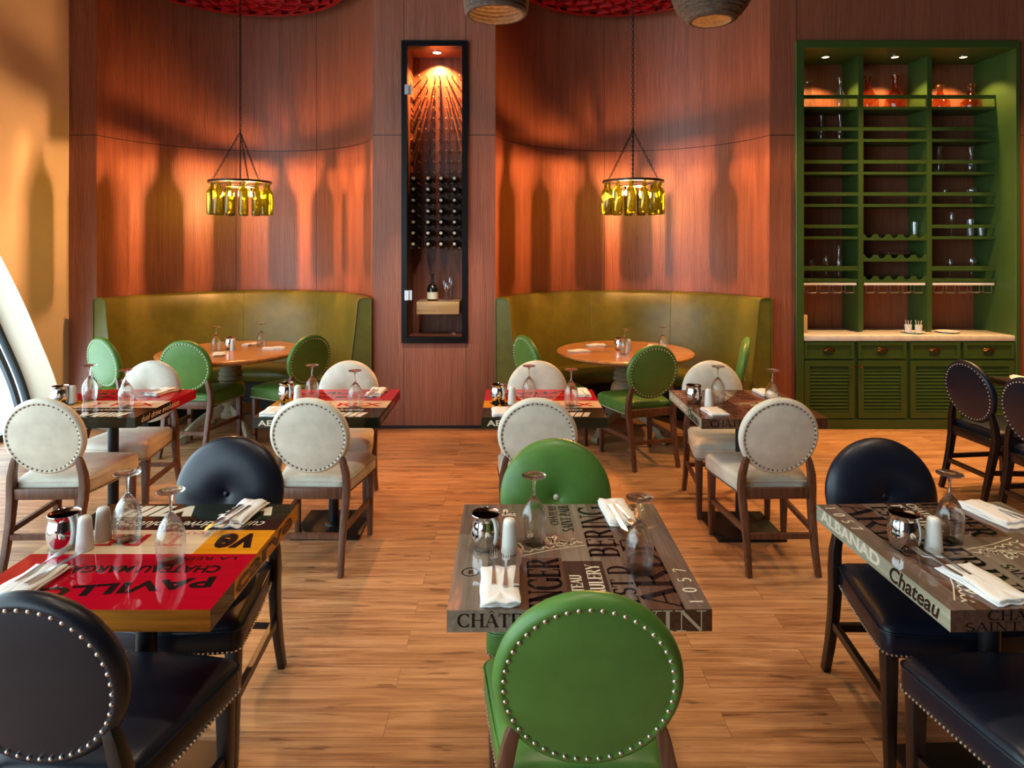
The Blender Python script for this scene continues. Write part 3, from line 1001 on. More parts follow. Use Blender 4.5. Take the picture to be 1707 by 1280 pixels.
# ================================================================== CHAIRS
TILT = R(10)
def chair(kind):
    lm = {'white': 'leather_white', 'navy': 'leather_navy', 'green': 'leather_green'}[kind]
    wm = 'wood_espresso' if kind == 'navy' else 'wood_walnut'
    nm = 'nail_dark' if kind == 'white' else 'nail_brass'
    t = thing('dining_chair', '', 'chair')
    # backrest disc: lathe axis = local z -> turned to face +Y, leaning back
    BX = Matrix.Translation((0, 0, .735)) @ Matrix.Rotation(TILT, 4, 'X') @ Matrix.Rotation(-PI / 2, 4, 'X')
    mb = MB()
    prof = [(0, .020), (.010, .021), (.022, .028), (.045, .0365), (.09, .043), (.13, .043), (.165, .037), (.192, .027), (.207, .0165), (.2155, .005),
            (.2185, -.006), (.2165, -.016), (.2105, -.025), (.2025, -.0305), (.1955, -.031), (.1915, -.0275), (.1865, -.0285), (.17, -.031), (.12, -.035), (.06, -.037), (0, -.0375)]
    mb.lathe(prof, 64, BX)
    back = mb.build('backrest', lm, t, smooth=75)
    mb = MB()
    mb.lathe([(.0, .0285), (.007, .028), (.0115, .024), (.0115, .018), (0, .018)], 16, BX)
    bt = mb.build('button', lm, back)
    mb = MB()
    n = 46
    for i in range(n):
        a = 2 * PI * (i + .5) / n
        mb.ball((.1925 * math.cos(a), .1925 * math.sin(a), -.0295), .0056, 0, 10, 5, BX, .85)
    mb.build('nailhead_trim', nm, back)
    # seat
    def outline(sc, z, yb=.035, yf=.475, wb=.185, wf=.255, bow=.02):
        pts = []
        cy = (yb + yf) / 2
        def add(x, y):
            pts.append(Vector((x * sc, cy + (y - cy) * sc, z)))
        r = .035
        for i in range(7):
            u = i / 6
            add(-wf + 2 * wf * u if False else wb - 2 * wb * u, yb)
        for i in range(1, 6):
            u = i / 6
            add(-(wb + (wf - wb) * (u ** .8)), yb + (yf - r - yb) * u)
        for i in range(5):
            a = PI - (PI / 2) * i / 4
            add(-(wf - r) + r * math.cos(a), yf - r + r * math.sin(a))
        for i in range(1, 6):
            u = i / 6
            add(-(wf - r) + 2 * (wf - r) * u, yf + bow * math.sin(PI * u))
        for i in range(5):
            a = PI / 2 - (PI / 2) * i / 4
            add((wf - r) + r * math.cos(a), yf - r + r * math.sin(a))
        for i in range(5, 0, -1):
            u = i / 6
            add(wb + (wf - wb) * (u ** .8), yb + (yf - r - yb) * u)
        return pts
    mb = MB()
    lay = [outline(.97, .392), outline(1.0, .398), outline(1.005, .43), outline(1.0, .462), outline(.985, .477), outline(.955, .488), outline(.90, .496), outline(.78, .503),
           outline(.55, .508), outline(.3, .510), outline(.1, .511)]
    mb.layers(lay)
    seat = mb.build('seat', lm, t, smooth=80)
    mb = MB()
    o1 = outline(1.0, .470)
    mb.tube(o1, .0042, 6, closed=True)
    mb.build('piping', lm, seat)
    mb = MB()
    o2 = outline(1.004, .404)
    for i in range(6, len(o2)):
        a, b = o2[i], o2[(i + 1) % len(o2)]
        L = (b - a).length
        k = max(1, round(L / .0145))
        for j in range(k):
            mb.ball(a.lerp(b, j / k), .0048, 0, 6, 3)
    mb.build('nailhead_trim', nm, seat)
    # legs
    for sx in (-1, 1):
        mb = MB()
        mb.bar([(sx * .186, -.075, 0), (sx * .183, -.045, .12), (sx * .184, -.012, .26), (sx * .190, .012, .38), (sx * .194, .016, .45), (sx * .190, .012, .52), (sx * .176, .006, .585), (sx * .160, .002, .635)],
               [(.028, .032), (.030, .036), (.034, .042), (.036, .048), (.036, .046), (.035, .040), (.032, .032), (.024, .022)])
        mb.bevel(.003)
        mb.build('rear_leg', wm, t)
        mb = MB()
        mb.bar([(sx * .222, .440, 0), (sx * .222, .436, .2), (sx * .222, .432, .396)], [(.028, .028), (.036, .036), (.044, .044)])
        mb.bevel(.003)
        mb.build('front_leg', wm, t)
        mb = MB()
        mb.bar([(sx * .184, -.015, .225), (sx * .222, .43, .215)], (.02, .03))
        mb.build('side_stretcher', wm, t, smooth=0)
    mb = MB()
    mb.box(-.18, .18, .0, .024, .385, .445)
    mb.bevel(.003)
    mb.build('rear_rail', wm, t)
    mb = MB()
    mb.box(-.18, .18, -.04, -.018, .185, .213)
    mb.build('rear_stretcher', wm, t, smooth=0)
    return t, bt
P = {}
for k in ('white', 'navy', 'green'):
    root, bt = chair(k)
    if k == 'green':
        bt.data.materials[0] = M['leather_white']
        bt['label'] = 'small cream button'
    P[k] = Proto(root)
def put_chair(kind, x, y, deg, label, scale=1.0):
    c = P[kind].put((x, y, 0), R(-deg), label, 'round backed dining chairs', scale)
    return c
# deg: 0 faces away from the viewer, positive turns towards +X
put_chair('green', .173, 1.50, 0, 'large green chair nearest of all, back with nailheads, before the grey table')
put_chair('green', .172, 2.57, 180, 'green chair facing the viewer across the grey table, cream button showing')
put_chair('navy', -1.085, 1.50, 3, 'black chair with nailhead back at near side of nearest red table')
put_chair('navy', -1.125, 2.60, 182, 'black chair facing the viewer across the nearest red table')
put_chair('navy', 1.42, 1.50, -1, 'black chair at near side of brown table, only its seat showing')
put_chair('navy', 1.455, 2.575, 180, 'black chair facing the viewer across the pale edged brown table')
put_chair('white', -2.455, 3.45, -2, 'cream chair with nailhead back, at red table nearest the slanted window', .97)
put_chair('white', -2.50, 4.52, 181, 'cream chair turned to the viewer behind red table nearest the slanted window', .96)
put_chair('white', -1.065, 3.46, 1, 'cream chair with nailhead back, seen whole between two black chairs and the wood pier', .97)
put_chair('white', -1.13, 4.52, 180, 'cream chair turned to the viewer behind red table before the wood pier', .96)
put_chair('white', .135, 3.46, 4, 'cream chair with nailhead back, partly hidden behind a green chair', .97)
put_chair('white', .175, 4.52, 180, 'cream chair turned to the viewer behind the red table in the middle', .96)
put_chair('white', 1.405, 3.46, -1, 'cream chair with nailhead back at the reddish brown lettered table', .97)
put_chair('white', 1.385, 4.52, 180, 'cream chair turned to the viewer behind the reddish brown lettered table', .96)
put_chair('green', -3.40, 5.47, 28, 'green chair farthest to the window side at the first booth table')
put_chair('green', -2.635, 5.30, 4, 'green chair with its back square to the viewer at the first booth table')
put_chair('green', -1.74, 5.60, -55, 'green chair turned sideways beside the wood pier at the first booth table')
put_chair('green', .135, 5.58, 63, 'green chair turned sideways next to the pier at the second booth table')
put_chair('green', 1.083, 5.07, -17, 'green chair with dark shaded back and full legs at the second booth table')
put_chair('green', 1.93, 5.47, -70, 'green chair seen edge-on beside the bench end near the cabinet')
put_chair('navy', 3.135, 4.47, 85, 'dark chair with oval nailhead outline, nearer the green cabinet, at plain dark table', .98)
put_chair('navy', 3.09, 3.88, 86, 'dark chair cut by the picture edge at the plain dark table', .98)

# ================================================================== TABLEWARE
def wineglass():
    t = thing('wine_glass', '', 'glass')
    # standing upside down: rim on the table, foot in the air
    outer = [(.0355, .0004), (.0392, .025), (.0420, .055), (.0420, .075), (.0380, .098), (.0290, .120), (.0170, .138), (.0080, .148)]
    inner = [(.0343, .0004), (.0380, .025), (.0408, .055), (.0408, .075), (.0367, .097), (.0275, .118), (.0150, .134), (.0050, .141)]
    mb = MB()
    mb.lathe([(0, .142)] + inner[::-1] + outer + [(.0062, .151), (0, .151)], 36)
    mb.build('bowl', 'glass_solid', t, smooth=60)
    mb = MB()
    mb.lathe([(0, .1505), (.0062, .1505), (.0046, .158), (.0040, .172), (.0044, .190), (.0060, .200), (.0105, .207), (0, .207)], 18)
    mb.build('stem', 'glass_solid', t, smooth=60)
    mb = MB()
    mb.lathe([(0, .2075), (.0105, .2075), (.030, .2125), (.0390, .2145), (.0400, .2165), (.0380, .2182), (.012, .2170), (0, .2165)], 40)
    mb.build('foot', 'glass_solid', t, smooth=60)
    return t
def sugar_bowl():
    t = thing('sugar_bowl', '', 'bowl')
    mb = MB()
    prof = [(0, .0), (.034, 0), (.038, .003), (.044, .02), (.0485, .042), (.0485, .06), (.045, .08), (.042, .092), (.0415, .098), (.045, .106), (.0465, .109),
            (.0455, .1105), (.043, .108), (.0395, .099), (.0395, .093), (.0425, .08), (.045, .05), (.044, .035), (0, .03)]
    mb.lathe(prof, 40, mats=[0] * 12 + [1] * 6)
    mb.build('body', ['chrome', 'copper_in'], t, smooth=60)
    return t
def shaker():
    t = thing('salt_shaker', '', 'shaker')
    mb = MB()
    mb.lathe([(0, 0), (.024, 0), (.0262, .002), (.0262, .006), (.0205, .088), (.0195, .096), (.0165, .1035), (.010, .107), (0, .108)], 28)
    mb.build('body', 'ceramic', t, smooth=60)
    mb = MB()
    for k in range(6):
        a = k * PI / 3
        mb.lathe([(0, .1072), (.0012, .107), (.0012, .1045), (0, .1045)], 6, Matrix.Translation((.006 * math.cos(a), .006 * math.sin(a), .0005)))
    mb.build('pour_holes', 'hole', t)
    return t
G_, B_, S_ = Proto(wineglass()), Proto(sugar_bowl()), Proto(shaker())
tb = {'near_red': 'nearest red table', 'grey': 'grey table between green chairs', 'brown': 'pale edged brown table', 'win': 'red table by the slanted window',
      'pier': 'red table before the wood pier', 'mid': 'red table in the middle', 'rust': 'reddish brown table', 'b1': 'round booth table on the window side', 'b2': 'round booth table near the cabinet'}
for x, y, lab in (
    (-1.255, 2.135, 'upside-down wine glass next to the shakers on the ' + tb['near_red']),
    (-1.035, 1.985, 'upside-down wine glass nearer the front, away from shakers, on the ' + tb['near_red']),
    (.071, 2.114, 'upside-down wine glass by the shaker on the ' + tb['grey']),
    (.376, 1.93, 'upside-down wine glass away from the shaker on the ' + tb['grey']),
    (1.425, 2.13, 'upside-down wine glass beside the shaker on the ' + tb['brown']),
    (-2.60, 4.03, 'upside-down wine glass next to shaker on the ' + tb['win']),
    (-2.287, 3.878, 'upside-down wine glass nearer the napkin on the ' + tb['win']),
    (-1.232, 4.03, 'upside-down wine glass next to shaker on the ' + tb['pier']),
    (-.925, 3.86, 'upside-down wine glass nearer the napkin on the ' + tb['pier']),
    (.105, 4.01, 'upside-down wine glass next to shaker on the ' + tb['mid']),
    (.352, 3.896, 'upside-down wine glass nearer the napkin on the ' + tb['mid']),
    (1.256, 3.99, 'upside-down wine glass next to shaker on the ' + tb['rust']),
    (1.541, 3.878, 'upside-down wine glass before the folded napkin, above cream chair, on the ' + tb['rust']),
    (-2.663, 5.887, 'upside-down wine glass beside the bowl on the ' + tb['b1']),
    (-2.343, 6.12, 'upside-down wine glass at the far edge of the ' + tb['b1']),
    (.985, 5.72, 'upside-down wine glass before the chrome bowl on the ' + tb['b2']),
    (1.357, 5.887, 'upside-down wine glass beyond the green chair on the ' + tb['b2'])):
    G_.put((x, y, TZ), random.random() * 6, lab, 'upside-down wine glasses')
for x, y, k in ((-1.423, 2.08, 'near_red'), (-.083, 2.08, 'grey'), (1.246, 2.08, 'brown'), (-2.715, 3.93, 'win'), (-1.385, 4.02, 'pier'),
                (-.082, 3.98, 'mid'), (1.10, 3.96, 'rust'), (-2.575, 5.98, 'b1'), (.975, 5.93, 'b2')):
    B_.put((x, y, TZ), 0, 'polished chrome sugar bowl on the ' + tb[k], 'chrome sugar bowls')
for x, y, k in ((-1.348, 2.065, 'front white ceramic shaker of the pair on the nearest red table'), (-1.333, 2.135, 'rear white ceramic shaker of the pair on the nearest red table'),
                (-.008, 2.045, 'white ceramic shaker on the ' + tb['grey']), (1.325, 2.057, 'white ceramic shaker on the ' + tb['brown']),
                (-2.66, 3.96, 'white ceramic shaker on the ' + tb['win']), (-1.30, 3.97, 'white ceramic shaker on the ' + tb['pier']),
                (.0, 3.935, 'white ceramic shaker on the ' + tb['mid']), (1.165, 3.875, 'white ceramic shaker on the ' + tb['rust']),
                (-2.515, 5.90, 'white ceramic shaker on the ' + tb['b1']), (1.05, 5.88, 'white ceramic shaker on the ' + tb['b2'])):
    S_.put((x, y, TZ), 0, k, 'white ceramic shakers')

def napkin_mesh(w, l, seed, ruffle=0.0):
    """folded linen: three soft layers, folded edge to one side"""
    rn = random.Random(seed)
    mb = MB()
    z = 0.0
    for k in range(3):
        ww, ll = w * (1 - .03 * k), l * (1 - .035 * k)
        ox, oy = rn.uniform(-.004, .004), rn.uniform(-.006, .006) - .004 * k
        th = .0065
        def ring(sc, zz, k=k, ww=ww, ll=ll, ox=ox, oy=oy):
            out = []
            pts = []
            N = 9
            for i in range(N): pts.append((-1 + 2 * i / (N - 1), -1))
            for i in range(1, N): pts.append((1, -1 + 2 * i / (N - 1)))
            for i in range(1, N): pts.append((1 - 2 * i / (N - 1), 1))
            for i in range(1, N - 1): pts.append((-1, 1 - 2 * i / (N - 1)))
            for (a, b) in pts:
                wob = 1 + ruffle * .05 * math.sin(7 * a + 5 * b + seed + k)
                x = ww / 2 * a * sc * wob + ox
                y = ll / 2 * b * (1 - (1 - sc) * ww / ll) * wob + oy
                zz2 = zz + .0025 * math.sin(9 * y / l + seed + 1.3 * k) * (1 if k else 0) + .003 * ruffle * math.sin(5 * a + 3 * b)
                out.append(Vector((x, y, max(zz2, 0.0))))
            return out
        mb.layers([ring(.97, z), ring(1.0, z + th * .35), ring(1.0, z + th * .65), ring(.97, z + th), ring(.6, z + th * 1.15), ring(.2, z + th * 1.2)])
        z += th * .95
    return mb
NAPM = {}
def napkin(x, y, deg, w, l, lab, seed, ruffle=0.5):
    o = napkin_mesh(w, l, seed, ruffle).build('napkin', 'linen', None, smooth=70)
    o.location = (x, y, TZ)
    o.rotation_euler = (0, 0, R(deg))
    return tag(o, lab, 'napkin', 'folded white napkins')
def fork_mesh():
    mb = MB()
    X = Vector((1, 0, 0))
    mb.bar([(0, 0, .002), (0, .05, .003), (0, .11, .006), (0, .135, .007)], [(.014, .0025), (.010, .003), (.006, .003), (.008, .0025)], X)
    mb.bar([(0, .135, .007), (0, .148, .004), (0, .156, .003)], [(.008, .0025), (.022, .002), (.024, .002)], X)
    for i in range(4):
        x = (-1.5 + i) * .0066
        mb.bar([(x, .155, .003), (x, .175, .004), (x * .95, .198, .009)], [(.0038, .002), (.0034, .002), (.002, .0015)], X)
    return mb
def knife_mesh():
    mb = MB()
    X = Vector((1, 0, 0))
    mb.bar([(0, 0, .004), (0, .06, .004), (0, .10, .004)], [(.016, .006), (.013, .006), (.010, .005)], X)
    mb.bar([(0, .10, .004), (.001, .13, .004), (.001, .19, .004), (-.004, .215, .004)], [(.010, .003), (.017, .002), (.018, .0015), (.006, .001)], X)
    return mb
fk = fork_mesh().build('fork', 'steel', None)
kn = knife_mesh().build('knife', 'steel', None)
tag(fk, '', 'cutlery'); tag(kn, '', 'cutlery')
FK, KN = Proto(fk), Proto(kn)
H = .0165
def fork(x, y, deg, lab, z=None): FK.put((x, y, TZ + (H + .002 if z is None else z)), R(deg), lab, 'steel forks')
def knife(x, y, deg, lab, z=None): KN.put((x, y, TZ + (H + .002 if z is None else z)), R(deg), lab, 'steel knives')

napkin(-1.362, 1.845, -4, .105, .20, 'white napkin under fork and knife at near corner of the nearest red table', 1)
fork(-1.385, 1.82, -3, 'steel fork lying on the napkin at near corner of the nearest red table')
knife(-1.345, 1.81, -8, 'steel knife lying on the napkin at near corner of the nearest red table')
napkin(-.955, 2.325, 174, .095, .20, 'white napkin roll at far edge of nearest red table, before the black chair', 2, .8)
fork(-.945, 2.36, 172, 'steel fork poking from the napkin roll at far edge of the nearest red table')
knife(-.975, 2.36, 170, 'steel knife poking from the napkin roll at far edge of the nearest red table')
napkin(-.033, 1.835, 2, .108, .205, 'white napkin with forks at near edge of the grey table', 3, .6)
fork(-.05, 1.815, 2, 'steel fork on near napkin of the grey table, beside the bowl side edge')
fork(-.018, 1.805, 0, 'second steel fork on near napkin of the grey table, lying closer to the glasses')
knife(.012, 1.81, -3, 'steel knife on the near napkin of the grey table')
napkin(.372, 2.325, 184, .098, .20, 'white napkin with cutlery at far edge of the grey table', 4, .5)
fork(.378, 2.37, 190, 'steel fork on far napkin of the grey table')
knife(.352, 2.36, 186, 'steel knife on far napkin of the grey table')
napkin(1.325, 1.845, 10, .11, .21, 'white napkin with forks at near edge of the pale edged brown table', 5, .5)
fork(1.285, 1.83, 13, 'steel fork on near napkin of pale edged brown table, nearer the table edge')
fork(1.315, 1.825, 9, 'steel fork on near napkin of pale edged brown table, nearer the shaker')
napkin(1.705, 2.32, 192, .105, .21, 'white napkin with cutlery at far side of the pale edged brown table', 6, .4)
fork(1.715, 2.36, 196, 'steel fork on far napkin of the pale edged brown table')
knife(1.742, 2.36, 200, 'steel knife on far napkin of the pale edged brown table')
napkin(-2.268, 4.225, 165, .10, .19, 'white napkin with cutlery on the red table by the slanted window', 7)
fork(-2.262, 4.24, 160, 'steel fork on the napkin of red table by the slanted window')
knife(-2.29, 4.24, 164, 'steel knife on the napkin of red table by the slanted window')
napkin(-.876, 4.22, 178, .10, .19, 'white napkin with cutlery at far side of red table before the wood pier', 8, .8)
fork(-.868, 4.24, 176, 'steel fork on far napkin of red table before the wood pier')
knife(-.892, 4.24, 180, 'steel knife on far napkin of red table before the wood pier')
napkin(-1.36, 3.735, 0, .10, .18, 'white napkin at near corner of red table before the wood pier', 9)
napkin(.448, 4.20, 182, .10, .19, 'white napkin with cutlery at far corner of the red table in the middle', 10)
fork(.448, 4.22, 184, 'steel fork on far napkin of the red table in the middle')
napkin(-.065, 3.735, 3, .10, .18, 'white napkin at near edge of red table in the middle, behind cream chair', 11)
napkin(1.155, 3.735, 6, .105, .17, 'white folded napkin at near corner of the reddish brown table', 12, .2)
napkin(1.625, 4.19, 186, .10, .19, 'white folded napkin at far side of reddish brown table, behind a glass', 13)
napkin(-2.53, 5.66, 20, .10, .16, 'white napkin nearest the viewer on round booth table at the window side', 14)
napkin(-2.47, 6.22, -30, .10, .16, 'white crumpled napkin behind the bowl on round booth table at the window side', 15, 1.5)
napkin(-2.17, 5.98, -80, .10, .20, 'white napkin near the pier side edge of round booth table at the window side', 16)
napkin(.60, 5.83, -75, .10, .20, 'white napkin at pier side of the round booth table near the cabinet', 17)
knife(.68, 5.83, -90, 'steel knife beside the pier side napkin on booth table near the cabinet', .0005)
napkin(.80, 6.16, -75, .10, .18, 'white napkin at far edge of round booth table near the cabinet', 18)
knife(.87, 6.12, -70, 'steel knife by the far napkin on booth table near the cabinet', .0005)
napkin(1.36, 6.12, 80, .10, .18, 'white napkin behind the green chair on round booth table near the cabinet', 19)
napkin(3.66, 4.62, 60, .12, .22, 'white napkin on the plain dark table before the cabinet', 20)

# ================================================================== BOOTH BENCHES
def bench(c, label):
    t = thing('booth_bench', label, 'bench', (c[0], c[1], 0))
    r = c[2]
    a0, a1 = R(8.5), R(171.5)
    prof = [(r - .01, .34), (r - .01, 1.205), (r - .03, 1.219), (r - .075, 1.222), (r - .115, 1.212), (r - .132, 1.19), (r - .15, 1.0), (r - .185, .70), (r - .215, .47), (r - .22, .36), (r - .2, .34)]
    mb = MB()
    mb.sweep_arc(prof, (0, 0), a0, a1, 64)
    bk = mb.build('backrest', 'leather_olive', t, smooth=50)
    mb = MB()
    for a in (R(62), R(104)):
        pts = [((q - .0005) * math.cos(a), (q - .0005) * math.sin(a), z) for q, z in prof[3:9]]
        mb.tube(pts, .0035, 6)
    for a in (a0 - R(.15), a1 + R(.15)):
        pts = [(q * math.cos(a), q * math.sin(a), z) for q, z in prof]
        mb.tube(pts, .006, 6, closed=True)
    mb.build('piping', 'leather_olive', bk)
    mb = MB()
    mb.sweep_arc([(r - .19, .33), (r - .19, .455), (r - .26, .472), (r - .5, .476), (r - .60, .468), (r - .632, .45), (r - .64, .41), (r - .63, .35), (r - .6, .33)], (0, 0), a0, a1, 64)
    mb.build('seat', 'leather_olive', t, smooth=50)
    mb = MB()
    mb.sweep_arc([(r - .02, 0), (r - .02, .34), (r - .56, .34), (r - .56, 0)], (0, 0), a0 + .02, a1 - .02, 64)
    mb.build('plinth', 'dark_trim', t, smooth=30)
    return t
bench(N1, 'curved olive leather bench in the niche on the window side of the pier')
bench(N2, 'curved olive leather bench in the niche between pier and green cabinet')

# ================================================================== RED CEILING LATTICES
def medallion(x, y, label):
    t = thing('ceiling_lattice', label, 'ceiling decoration', (x, y, 4.14))
    rad = 1.03
    mb = MB()
    mb.lathe([(0, .03), (rad, .03), (rad, .13), (0, .13)], 96)
    mb.build('backing', 'red_dark', t, smooth=30)
    mb = MB()
    mb.lathe([(rad - .045, 0), (rad + .01, 0), (rad + .01, .032), (rad - .045, .032)], 96)
    for rr in (.25, .6):
        mb.lathe([(rr, .005), (rr + .03, .005), (rr + .03, .032), (rr, .032), (rr, .005)], 72)
    mb.build('rim', 'red_lacquer', t, smooth=30)
    mb = MB()
    n = 18
    for k in range(n):
        for sg in (-1, 1):
            pts = []
            for i in range(17):
                u = i / 16
                a = 2 * PI * k / n + sg * u * 1.35
                q = .18 + (rad - .22) * u
                pts.append((q * math.cos(a), q * math.sin(a), .016))
            mb.bar(pts, (.028, .03))
    mb.build('fretwork', 'red_lacquer', t, smooth=0)
    return t
medallion(-2.56, 5.93, 'red round ceiling lattice over the booth on the window side')
medallion(1.03, 5.93, 'red round ceiling lattice over the booth beside the green cabinet')

# ================================================================== BOTTLE CHANDELIERS
def chandelier():
    t = thing('bottle_chandelier', '', 'chandelier')          # origin: level of the bottle bottoms
    mb = MB()
    mb.lathe([(.232, .288), (.276, .288), (.276, .308), (.232, .308), (.232, .288)], 72)
    mb.build('ring', 'iron', t, smooth=30)
    n = 13
    for k in range(n):
        a = 2 * PI * (k + .5) / n
        mx = rot((.245 * math.cos(a), .245 * math.sin(a), 0), rz=a)
        mb = MB()
        mb.lathe([(0, .016), (.026, .008), (.036, 0), (.0415, .006), (.0415, .188), (.038, .208), (.026, .226), (.0165, .238), (.0150, .282), (.0150, .292), (0, .292)], 24, mx)
        mb.build('bottle', 'green_glass', t, smooth=50)
    mb = MB()
    BR = .09
    mb.lathe([(0, .262), (.115, .262), (.125, .258), (.125, .253), (.115, .250), (0, .250)], 48)  # plate added to block upward bulb light, sockets hang below it
    for k in range(2):
        a = PI * k + .25
        mb.lathe([(0, .250), (.016, .250), (.016, .245), (.010, .238), (.010, .214), (0, .213)], 14, Matrix.Translation((BR * math.cos(a), BR * math.sin(a), 0)))
    for k in range(3):
        a = R(-90 + 30 + 120 * k)
        mb.tube([(.11 * math.cos(a), .11 * math.sin(a), .258), (.252 * math.cos(a), .252 * math.sin(a), .292)], .005, 6)
    mb.tube([(0, 0, .255), (0, 0, .78)], .006, 8)
    mb.build('socket_plate', 'iron', t)
    for k in range(2):
        a = PI * k + .25
        mb = MB()
        mb.lathe([(0, .172), (.005, .174), (.0075, .182), (.0075, .196), (.005, .208), (.004, .214), (0, .214)], 10, Matrix.Translation((BR * math.cos(a), BR * math.sin(a), 0)))
        b = mb.build('bulb', 'bulb', t)
        b['label'] = 'lit warm bulb'
    def chain(p, q, ll=.03, w=.008, r=.0022):
        p, q = Vector(p), Vector(q)
        d = (q - p)
        L = d.length
        d.normalize()
        sx = d.orthogonal().normalized()
        sy = d.cross(sx)
        k = int(L / (ll * .78))
        mb = MB()
        for i in range(k):
            c = p + d * (L * (i + .5) / k)
            s1 = sx if i % 2 else sy
            pts = []
            for j in range(8):
                a = 2 * PI * j / 8
                pts.append(c + d * (ll / 2 * math.cos(a)) + s1 * (w * math.sin(a)))
            mb.tube(pts, r, 5, closed=True)
        return mb
    for k in range(3):
        a = R(-90 + 30 + 120 * k)
        chain((.25 * math.cos(a), .25 * math.sin(a), .305), (0, 0, .76), .028, .008, .0029).build('chain', 'iron', t)
    chain((0, 0, .76), (0, 0, 2.15), .034, .0095, .0034).build('chain', 'iron', t)
    mb = MB()
    mb.lathe([(0, 2.12), (.03, 2.125), (.05, 2.138), (.05, 2.15), (0, 2.15)], 20)
    mb.build('canopy', 'iron', t)
    return t
ch = Proto(chandelier())
ch.put((-2.50, 6.02, 1.99), R(8), 'lit chandelier of green wine bottles over the booth table on the window side', 'bottle chandeliers')
ch.put((1.10, 5.95, 1.99), R(20), 'lit chandelier of green wine bottles over the booth table near the cabinet', 'bottle chandeliers')

# ================================================================== CARDBOARD PENDANTS
def pendant(prof, loc, label):
    t = thing('pendant_lamp', label, 'lamp', loc)
    mb = MB()
    out = []
    # ribbed outside
    for (r0, z0), (r1, z1) in zip(prof[:-1], prof[1:]):
        n = max(2, int(math.hypot(r1 - r0, z1 - z0) / .011))
        for i in range(n):
            u = i / n
            b = .004 * (1 if i % 2 else -1)
            out.append((r0 + (r1 - r0) * u + b, z0 + (z1 - z0) * u))
    out.append(prof[-1])
    inn = [(max(r - .016, .02), z) for r, z in reversed(out)]
    mb.lathe(out + inn + [out[0]], 64)
    mb.build('lamp_shade', 'card', t, smooth=20)
    zt = prof[-1][1]
    mb = MB()
    mb.tube([(0, 0, zt - .12), (0, 0, CEIL - loc[2])], .004, 8)
    mb.lathe([(0, zt - .02), (.07, zt - .02), (.07, zt + .012), (0, zt + .012)], 24)
    mb.build('cord', 'black_metal', t)
    mb = MB()
    mb.ball((0, 0, .17), .04, 0, 20, 12)
    mb.build('bulb', emit('pendant_bulb', (1, .50, .16, 1), 70), t)
    return t
pendant([(.172, 0), (.180, .03), (.186, .10), (.186, .22), (.16, .33), (.11, .39), (.07, .40)], (-.091, 3.74, 3.03), 'corrugated card pendant lamp with wide mouth, hanging before the wood pier')
pendant([(.128, 0), (.16, .03), (.205, .09), (.225, .16), (.225, .25), (.19, .33), (.12, .40), (.07, .42)], (1.14, 3.74, 2.995), 'corrugated card pendant lamp with narrow mouth, hanging nearer the green cabinet')

